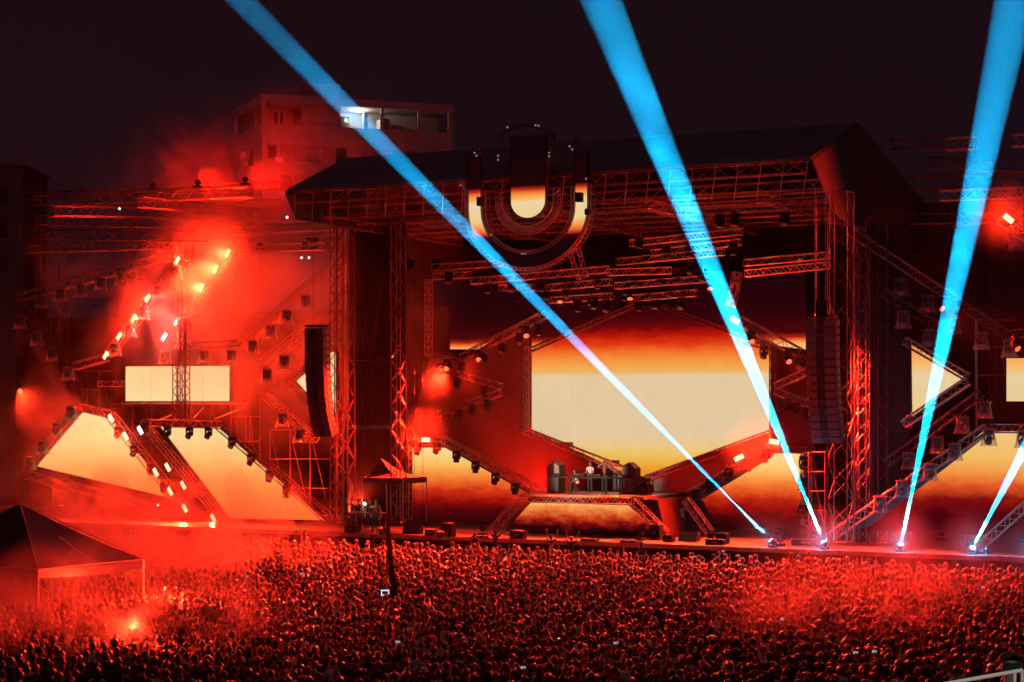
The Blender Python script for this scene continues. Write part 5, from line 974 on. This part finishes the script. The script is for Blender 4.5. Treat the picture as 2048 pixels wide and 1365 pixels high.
crowd_special(950, 1345, 'down', 'bucket', 'person in a white brimmed hat at the bottom edge right of the other cap', shirt='blackshirt', hairmat='whitecap')
crowd_special(990, 1288, 'down', 'cap', 'person in a white peaked cap left of the stage axis', shirt='blackshirt', hairmat='whitecap')
crowd_special(612, 1285, 'down', 'cap', 'person in a pale cap in the dark part of the crowd', shirt='blackshirt', hairmat='whitecap')
crowd_special(46, 1300, 'down', 'short', 'person in a white shirt at the lower left corner', shirt='whiteshirt'); crowd_special(40, 1345, 'down', 'short', 'second person in a white shirt, lowest at the lower left corner', shirt='whiteshirt')
for x, y, l in ((893, 1245, 'person in a white shirt right of the crane, left of three'), (918, 1250, 'person in a grey white shirt right of the crane, middle of three'), (962, 1238, 'person in a white shirt right of the crane, right of three'), (1293, 1262, 'person in a white shirt in the middle of the crowd'), (1680, 1333, 'person in a white shirt left of the close dark haired pair')): crowd_special(x, y, 'down', 'short', l, shirt='whiteshirt')
crowd_special(745, 1058, 'film', 'cap', 'camera operator in a cap standing above the pit left of the crane', z=1.75, sink=.9, shirt='blackshirt', hairmat='black')
a = G(745, 1058, 2.65); m = MB(); bx_ = Vector((a.x, a.y, 0)); m.box(bx_+Z*.42, (1.2, 1.0, .8), (R, N, Z)); 
for s in (-1, 1): m.tube(bx_+R*s*.55-N*.45+Z*.02, bx_+R*s*.55-N*.45+Z*1.9, .03, 5)
solo(m, 'camera_platform', M['wood'], 'small plywood camera platform under the operator left of the crane', 'platform')
# the close blurred visitor on the viewing platform
vpos = Yp(1985, 1290, 18.0); vz = 5.003; vo = person(Vector((vpos.x, 17.4, vz)), math.pi+.25, 'down', 'capback', 'person with a dark cap and big dark goggles behind the white railing', shirt='blackshirt', hairmat='black', sc_=(vpos.z-vz)/1.775)
J = get_body('down')[1]; hy = J['skull'][0]; m = MB(); n = 9
pts = [hy+V(.098*math.sin(t), .012+.112*math.cos(t), z) for z in (-.045, .042) for t in [-1.25+2.5*i/(n-1) for i in range(n)]]
m.add(pts, [(i, i+1, n+i+1, n+i) for i in range(n-1)], 0, True); M['goggle'] = mat('teal_goggle_lens', (.02, .09, .10), .12, .5); q = bpy.data.objects.new('goggles', m.mesh('goggles', M['goggle'])); COL.objects.link(q); q.parent = vo
# phones held up
for i, (x, y) in enumerate(((1216, 1283), (778, 1281), (1552, 1236), (1437, 1100), (1957, 1172), (1697, 1302), (590, 1145), (1028, 1332), (262, 1258), (1735, 1300), (958, 1055), (480, 1150))):
    p = G(x, y, 1.88); p.z = 0; KEEP.append((p.x, p.y, .4)); l = ['near the bottom centre', 'under the crane', 'at the left of the right smoke', 'in the front row right of the riser', 'near the right edge', 'left of the sunglasses', 'in the left haze', 'at the bottom edge', 'in the left smoke', 'right of the sunglasses', 'in the front row left of the riser leg', 'left front of the crowd'][i]
    o = person(p, FACE, 'phone', ('short', 'long', 'tail')[i % 3], 'person holding up a lit phone '+l, seed=i)
    h = hand_at(o, 'phone', 'r'); f = thing('phone', 'glowing phone held up '+l, 'phone', h)
    m = MB(); m.box(h+Z*.03, (.16, .012, .08)); part(m, 'phone_case', M['black'], f); m = MB(); m.poly([h+Z*.03+V(x_*.074, -.0075, z_*.036) for x_, z_ in ((-1, -1), (1, -1), (1, 1), (-1, 1))]); part(m, 'screen', M['phone'], f)
# flags and cloth over the crowd
for i, x in enumerate((346, 372)):
    a = G(x, 1106, 2.05); o = thing('striped_flag', ('left', 'right')[i]+' half of the pale striped flag waved in the left smoke', 'flag', Vector((a.x, a.y, 0))); m = MB(); n = 9
    for r in range(4):
        pts = [a+V((k/(n-1)-.5)*.72, .05*math.sin(k*1.1), .06*math.sin(k*.8)+zz) for zz in (.25-r*.14, .25-r*.14-.137) for k in range(n)]
        m.add(pts, [(k, k+1, n+k+1, n+k) for k in range(n-1)], r % 2, True)
    part(m, 'cloth', [M['paintwhite'], M['redbox']], o); m = MB(); m.tube(Vector((a.x-.36, a.y, .9)), a+V(-.36, 0, .32), .014, 5); part(m, 'pole', M['wood'], o)
a = G(432, 1218, 1.95); m = MB(); n = 12; rows = [[a+V((i/(n-1)-.5)*1.15, .25*(j_/5)+.05*math.sin(i*.9), .02+.09*math.sin(i*.7+j_)-.10*j_) for i in range(n)] for j_ in range(6)]
m.add([p for r in rows for p in r], [(j_*n+i, j_*n+i+1, (j_+1)*n+i+1, (j_+1)*n+i) for j_ in range(5) for i in range(n-1)], 0, True); solo(m, 'pale_cloth', M['pale'], 'pale cloth held over heads at the edge of the left smoke', 'cloth')
for x, l in ((395, 'person holding the left end of the pale cloth'), (462, 'person holding the right end of the pale cloth')): crowd_special(x, 1222, 'up', 'short', l, shirt='blackshirt')
# two added hand flares, brightening the smoke over the left crowd
for x, y, e, l in ((268, 1258, 620, 'burning red hand flare inside the smoke behind the thrown up arms'), (330, 1178, 3600, 'burning red hand flare inside the smoke plume right of the marquee')):
    a = G(x, y, 2.05); o = thing('added_flare', l, 'flare', a); m = MB(); m.tube(a-Z*.3, a, .018, 6); part(m, 'tube', M['redbox'], o); m = MB(); m.ball(a+Z*.04, (.03, .03, .05), 8, 6); part(m, 'flame', M['hot'], o)
    light('POINT', 'flare_light', a+Z*.12, (1, .03, .008), e, o, shadow_soft_size=.05); b = Vector((a.x, a.y, 0)); KEEP.append((b.x, b.y, .4))
    q = person(b, FACE, 'one', 'short', 'person holding up the '+l.replace('burning red ', '').replace('inside the ', 'in the '), shirt='blackshirt'); hq = hand_at(q, 'one', 'r'); q.location.x += a.x-hq.x; q.location.y += a.y-hq.y
# scaffold corner at the lower left
a = G(6, 1300, 1.6); o = thing('scaffold_corner', 'grey scaffold frame cut by the lower left corner', 'scaffolding', Vector((a.x, a.y, 0)))
for k, x in enumerate((-.3, .25, .8)): m = MB(); m.tube(Vector((a.x+x, a.y-1, .01)), Vector((a.x+x, a.y-1, 1.9)), .03, 6); part(m, 'standard', M['steel'], o)
for z in (.9, 1.5): m = MB(); m.tube(Vector((a.x-.4, a.y-1, z)), Vector((a.x+.9, a.y-1, z)), .025, 6); part(m, 'ledger', M['steel'], o)
m = MB(); m.tube(Vector((a.x-.3, a.y-1.03, .6)), Vector((a.x+.8, a.y-1.03, 1.7)), .022, 5); part(m, 'brace', M['steel'], o)

# ------------------------------------------------------------------ the crowd
KEEP += [(tb_.x, tb_.y, 1.0), (a.x, a.y, .9), (bx_.x, bx_.y, 1.0)]
spots = []; rnd = random.Random(11); y = 49.6
while y < 128:
    x = -.278*y-1; row = rnd.uniform(0, .6)
    while x < .278*y+1:
        qx, qy = x+row+rnd.uniform(-.17, .17), y+rnd.uniform(-.22, .22); s, d, _ = sdz(Vector((qx, qy, 0)))
        if d < -8.75 and not any((qx-kx)**2+(qy-ky)**2 < kr*kr for kx, ky, kr in KEEP):
            spots.append((qx, qy, s, d))
        x += rnd.uniform(.55, .73)
    y += .74
def shown(q): p = HZ+(CZ-1.62)*FOC/q[1]; return p < 1372
spots = [q for q in spots if shown(q)]; spots.sort(key=lambda q: q[1])
kinds = [('down', 'short', 'hair', 1.0, 'short haired person', 30), ('down', 'long', 'hair', .95, 'long haired person', 16), ('down', 'curly', 'hair', 1.0, 'curly haired person', 10), ('down', 'bun', 'hair', .95, 'person with a hair bun', 8),
         ('down', 'tail', 'hair', .95, 'person with a ponytail', 10), ('down', 'long', 'blonde', .95, 'fair long haired person', 7), ('down', 'cap', 'black', 1.0, 'person in a dark cap', 7), ('one', 'short', 'hair', 1.0, 'short haired person raising right arm', 3), ('lone', 'long', 'hair', .95, 'long haired person raising left arm', 2.5),
         ('clap', 'short', 'hair', 1.0, 'short haired person, hands at face', 5), ('up', 'short', 'hair', 1.0, 'short haired person with both arms up', 1.5)]
wts = [k[5] for k in kinds]; NIND = 285
zones = [(110, 'at the lower left corner'), (250, 'below the thrown up arms'), (420, 'right of thrown up arms'), (560, 'left of the crane foot'), (700, 'just below the crane foot'), (830, 'right of the crane foot'), (930, 'between the two white caps'), (1060, 'right of the white caps'), (1200, 'at the bottom centre'), (1340, 'below the right riser leg'), (1480, 'below the leftmost beam lamp'), (1620, 'left of the smoke patch'), (1740, 'under smoke near the sunglasses'), (1860, 'under smoke beside the close pair'), (3000, 'above the white railing')]
rowsn = [(1290, 'far row'), (1315, 'middle row'), (1340, 'near row'), (9999, 'nearest row')]
shirts = [('blackshirt', 'black top', 10), ('greyshirt', 'grey top', 4), ('whiteshirt', 'white top', 1.6), ('rustshirt', 'rust red top', 2), ('navyshirt', 'navy top', 3)]
M['greyshirt'] = mat('grey_cotton', (.13, .12, .12), .8, 0, .08, 9); M['rustshirt'] = mat('rust_cotton', (.2, .05, .04), .8, 0, .08, 9); M['navyshirt'] = mat('navy_cotton', (.03, .035, .08), .8, 0, .08, 9)
for q in spots[:NIND]:
    k = rnd.choices(kinds, wts)[0]; sh = rnd.choices(shirts, [x[2] for x in shirts])[0]; ppx = 1024+FOC*q[0]/q[1]; ppy = HZ+FOC*(CZ-1.72)/q[1]
    zn = next(n for lim, n in zones if ppx < lim); rw = next(n for lim, n in rowsn if ppy < lim)
    lab = '%s, %s, %s %s' % (k[4], sh[1], rw, zn)
    person(Vector((q[0], q[1], 0)), FACE+rnd.uniform(-.5, .5)-.012*(q[0]), k[0], k[1], lab, lab, sc_=k[3]*rnd.uniform(.9, 1.06), hairmat=k[2], seed=rnd.randint(0, 2), shirt=sh[0])
# the rest of the crowd: one mass
def low_person(arms, hair):
    mb = MB(); n = 8
    rings = [(.02, .13, .09, 2), (.85, .16, .11, 2), (1.15, .15, .10, 1), (1.34, .2, .115, 1), (1.44, .16, .09, 1), (1.485, .065, .06, 0), (1.57, .055, .06, 0)]
    for (za, ra, rb, _), (zb, rc, rd, mi) in zip(rings, rings[1:]):
        A_ = [V(ra*math.cos(2*math.pi*i/n), rb*math.sin(2*math.pi*i/n), za) for i in range(n)]; B_ = [V(rc*math.cos(2*math.pi*i/n), rd*math.sin(2*math.pi*i/n), zb) for i in range(n)]
        mb.add(A_+B_, [(i, (i+1) % n, n+(i+1) % n, n+i) for i in range(n)], mi, True)
    mb.ball(V(0, .015, 1.645), (.075, .092, .115), 8, 6, 0)
    mb.ball(V(0, -.02, 1.675), (.1, .112, .114) if hair != 2 else (.116, .127, .13), 9, 6, 3)
    if hair == 1: mb.ball(V(0, -.065, 1.53), (.1, .05, .2), 8, 5, 3)
    if hair == 3: mb.ball(V(0, -.1, 1.76), .045, 6, 4, 3)
    for s, (e, w) in zip((-1, 1), arms):
        sh = V(s*.19, 0, 1.41); mb.tube(sh, sh+e, .06, 5, .045, cap=False, mi=1); mb.tube(sh+e, sh+w, .042, 5, .03, mi=0); mb.ball(sh+w+(w-e).normalized()*.07, (.03, .03, .075), 5, 4, 0, ax=None)
    mb2 = mb; return np.array([tuple(v) for v in mb.v], dtype=np.float32), mb.f, mb.m
temps = [low_person((dn(-1), dn(1)), h) for h in (0, 1, 2, 3, 0)]+[low_person((dn(-1), up(1)), 0), low_person((up(-1), up(1)), 0), low_person((up(-1), dn(1)), 1), low_person((cl(-1), cl(1)), 0), low_person((upw(-1), upw(1)), 1)]
tw = [28, 18, 10, 6, 20, 2.5, 1.2, 1.5, 4, .7]
tl = []
for v, f, m_ in temps:
    lt = np.array([len(x) for x in f]); tl.append((v, np.concatenate([np.array(x) for x in f]), lt, np.array(m_)))
VV, LL, TT, MM = [], [], [], []; base = 0
for q in spots[NIND:]:
    v, li, lt, mi = tl[rnd.choices(range(len(tl)), tw)[0]]
    t = FACE+rnd.uniform(-.6, .6); s = rnd.uniform(.88, 1.07); ct, st_ = math.cos(t)*s, math.sin(t)*s
    w = np.empty_like(v); w[:, 0] = v[:, 0]*ct-v[:, 1]*st_+q[0]; w[:, 1] = v[:, 0]*st_+v[:, 1]*ct+q[1]; w[:, 2] = v[:, 2]*s
    sh = rnd.choice([1, 1, 1, 4, 5, 6, 1, 4]); mm = mi.copy(); mm[mi == 1] = sh
    if rnd.random() < .1: mm[mi == 3] = 7
    VV.append(w); LL.append(li+base); TT.append(lt); MM.append(mm); base += len(v)
VV = np.concatenate(VV); LL = np.concatenate(LL).astype(np.int32); TT = np.concatenate(TT).astype(np.int32); MM = np.concatenate(MM).astype(np.int32)
me = bpy.data.meshes.new('crowd'); me.vertices.add(len(VV)); me.vertices.foreach_set('co', VV.ravel()); me.loops.add(len(LL)); me.loops.foreach_set('vertex_index', LL)
me.polygons.add(len(TT)); st_ = np.concatenate([[0], np.cumsum(TT)[:-1]]).astype(np.int32); me.polygons.foreach_set('loop_start', st_); me.polygons.foreach_set('loop_total', TT)
grey = M['greyshirt']; darkred = M['rustshirt']
for q in (M['skin'], M['blackshirt'], M['trousers'], M['hair'], grey, M['whiteshirt'], darkred, M['blonde']): me.materials.append(q)
me.polygons.foreach_set('material_index', MM); me.polygons.foreach_set('use_smooth', [True]*len(TT)); me.update(calc_edges=True); me.validate()
co = bpy.data.objects.new('crowd', me); COL.objects.link(co); tag(co, 'dense dark crowd of thousands facing the stage, rim lit in red', 'crowd', None, 'stuff')
print('crowd', len(spots), 'objects', len(bpy.data.objects))

# ================================================================== AIR: haze and smoke
def smoke(center, size, dens, label, scale=.12, thr=.45, seed=0., soft=.3, step=.45, col=(.92, .92, .92), fade=.0, stretch=(1, 1, .8)):
    m = MB(); hx = [Vector(a) for a in (R, N, Z)]; m.box(center, size, (R, N, Z))
    mt = bpy.data.materials.new('stage_smoke'); mt.use_nodes = True; nt = mt.node_tree; nt.nodes.clear(); L = nt.links.new
    tc = nt.nodes.new('ShaderNodeTexCoord'); ln = nt.nodes.new('ShaderNodeVectorMath'); rot = nt.nodes.new('ShaderNodeVectorRotate'); rot.rotation_type = 'Z_AXIS'; rot.inputs['Angle'].default_value = -YAW0
    L(tc.outputs['Object'], rot.inputs['Vector'])
    dv_ = nt.nodes.new('ShaderNodeVectorMath'); dv_.operation = 'DIVIDE'; dv_.inputs[1].default_value = (size[0]/2, size[1]/2, size[2]/2); L(rot.outputs[0], dv_.inputs[0])
    ln.operation = 'LENGTH'; L(dv_.outputs[0], ln.inputs[0])
    fo = nt.nodes.new('ShaderNodeMapRange'); fo.interpolation_type = 'SMOOTHSTEP'; fo.inputs[1].default_value = 1.0; fo.inputs[2].default_value = fade; fo.inputs[3].default_value = 0; fo.inputs[4].default_value = 1; L(ln.outputs['Value'], fo.inputs[0])
    ad = nt.nodes.new('ShaderNodeVectorMath'); ad.operation = 'ADD'; ad.inputs[1].default_value = (seed, seed*1.7, seed*.6); L(tc.outputs['Object'], ad.inputs[0])
    nz = nt.nodes.new('ShaderNodeTexNoise'); nz.inputs['Scale'].default_value = scale; nz.inputs['Detail'].default_value = 3.5; nz.inputs['Roughness'].default_value = .66; nz.inputs['Distortion'].default_value = .9
    mp = nt.nodes.new('ShaderNodeMapping'); mp.inputs['Scale'].default_value = stretch; L(ad.outputs[0], mp.inputs['Vector']); L(mp.outputs[0], nz.inputs['Vector'])
    nr = nt.nodes.new('ShaderNodeMapRange'); nr.inputs[1].default_value = thr; nr.inputs[2].default_value = thr+soft; nr.inputs[3].default_value = 0; nr.inputs[4].default_value = dens; L(nz.outputs[0], nr.inputs[0])
    mu = nt.nodes.new('ShaderNodeMath'); mu.operation = 'MULTIPLY'; L(nr.outputs[0], mu.inputs[0]); L(fo.outputs[0], mu.inputs[1])
    pv = nt.nodes.new('ShaderNodeVolumePrincipled'); pv.inputs['Color'].default_value = (*col, 1); pv.inputs['Anisotropy'].default_value = .1; L(mu.outputs[0], pv.inputs['Density'])
    o_ = nt.nodes.new('ShaderNodeOutputMaterial'); L(pv.outputs[0], o_.inputs['Volume']); mt.cycles.volume_step_rate = step
    o = m.build('smoke', mt); tag(o, label, 'smoke', None, 'stuff'); return o
YAW0 = math.atan2(R.y, R.x)
def sm(px, py, d, size, dens, label, **k): return smoke(P(px, py, d), size, dens, label, **k)
if not globals().get('NOAIR'):
    sm(545, 615, 3.0, (29, 12, 20), .3, 'thick red smoke filling the frame above the rectangular screen', scale=.22, thr=.42, seed=3, soft=.17)
    sm(120, 740, 3.5, (26, 10, 24), .34, 'red smoke drifting around the far left screens', scale=.17, thr=.5, seed=9, soft=.2)
    sm(70, 940, -1, (22, 8, 13), .32, 'bright smoke low at the left end of the stage', scale=.22, thr=.48, seed=14)
    sm(620, 340, 5, (40, 18, 13), .16, 'smoke rising past the building over the left corner of the roof', scale=.17, thr=.47, seed=21, soft=.2)
    sm(940, 840, 4.5, (15, 6, 14), .14, 'thin smoke before the red scrim left of the DJ', scale=.22, thr=.43, seed=5)
    smoke(G(345, 1150, 1.5)+Z*1.4, (11, 24, 10), 1.2, 'smoke plume over the left part of the crowd', scale=.3, thr=.52, seed=31, soft=.16, step=.3)
    smoke(G(235, 1275, 1.5)+Z*.6, (12, 13, 6.5), .8, 'smoke puff behind the person with thrown up arms', scale=.42, thr=.5, seed=37, soft=.16, step=.3)
    smoke(G(1790, 1230, 1.5)+Z*.6, (14, 24, 5.5), .26, 'smoke patch over the right part of the crowd', scale=.36, thr=.5, seed=44, soft=.16, step=.3)
    for i, (x, y, d, l) in enumerate(((853, 880, .4, 'over the lower left screen'), (2018, 438, -2.2, 'at the upper right edge'), (1515, 900, .6, 'by the two strobes right of the DJ'))): smoke(P(x, y, d), (4.5, 4, 4.5), .05, 'added wisp of haze for the glow round the burning strobe '+l, scale=.35, thr=.25, seed=50+i, step=.5)  # haze added to carry the glow round strobes and beam lamps
    for i, q in enumerate(sm_spots): smoke(q, (4.4, 4, 4.4), .035 if i else .02, 'added wisp of haze for the glow round the beam lamp, %s from the left' % ORD[i], scale=.3, thr=.2, seed=i, step=.4)
    smoke(W(-2, -8, 17), (66, 11, 32), .00016, 'drifting haze the blue beams pass through', scale=.3, thr=.42, seed=77, step=.7, fade=.7, soft=.2, stretch=(1, 1, 1.6))
    hz = MB(); hz.box((0, 140, 23), (560, 430, 48)); hm = bpy.data.materials.new('night_haze'); hm.use_nodes = True; nt = hm.node_tree; nt.nodes.clear()
    pv = nt.nodes.new('ShaderNodeVolumePrincipled'); pv.inputs['Density'].default_value = .00005; pv.inputs['Color'].default_value = (.95, .95, .95, 1)
    o_ = nt.nodes.new('ShaderNodeOutputMaterial'); nt.links.new(pv.outputs[0], o_.inputs['Volume']); h = hz.build('haze', hm); tag(h, 'thin night haze over the whole festival ground', 'haze', None, 'stuff')
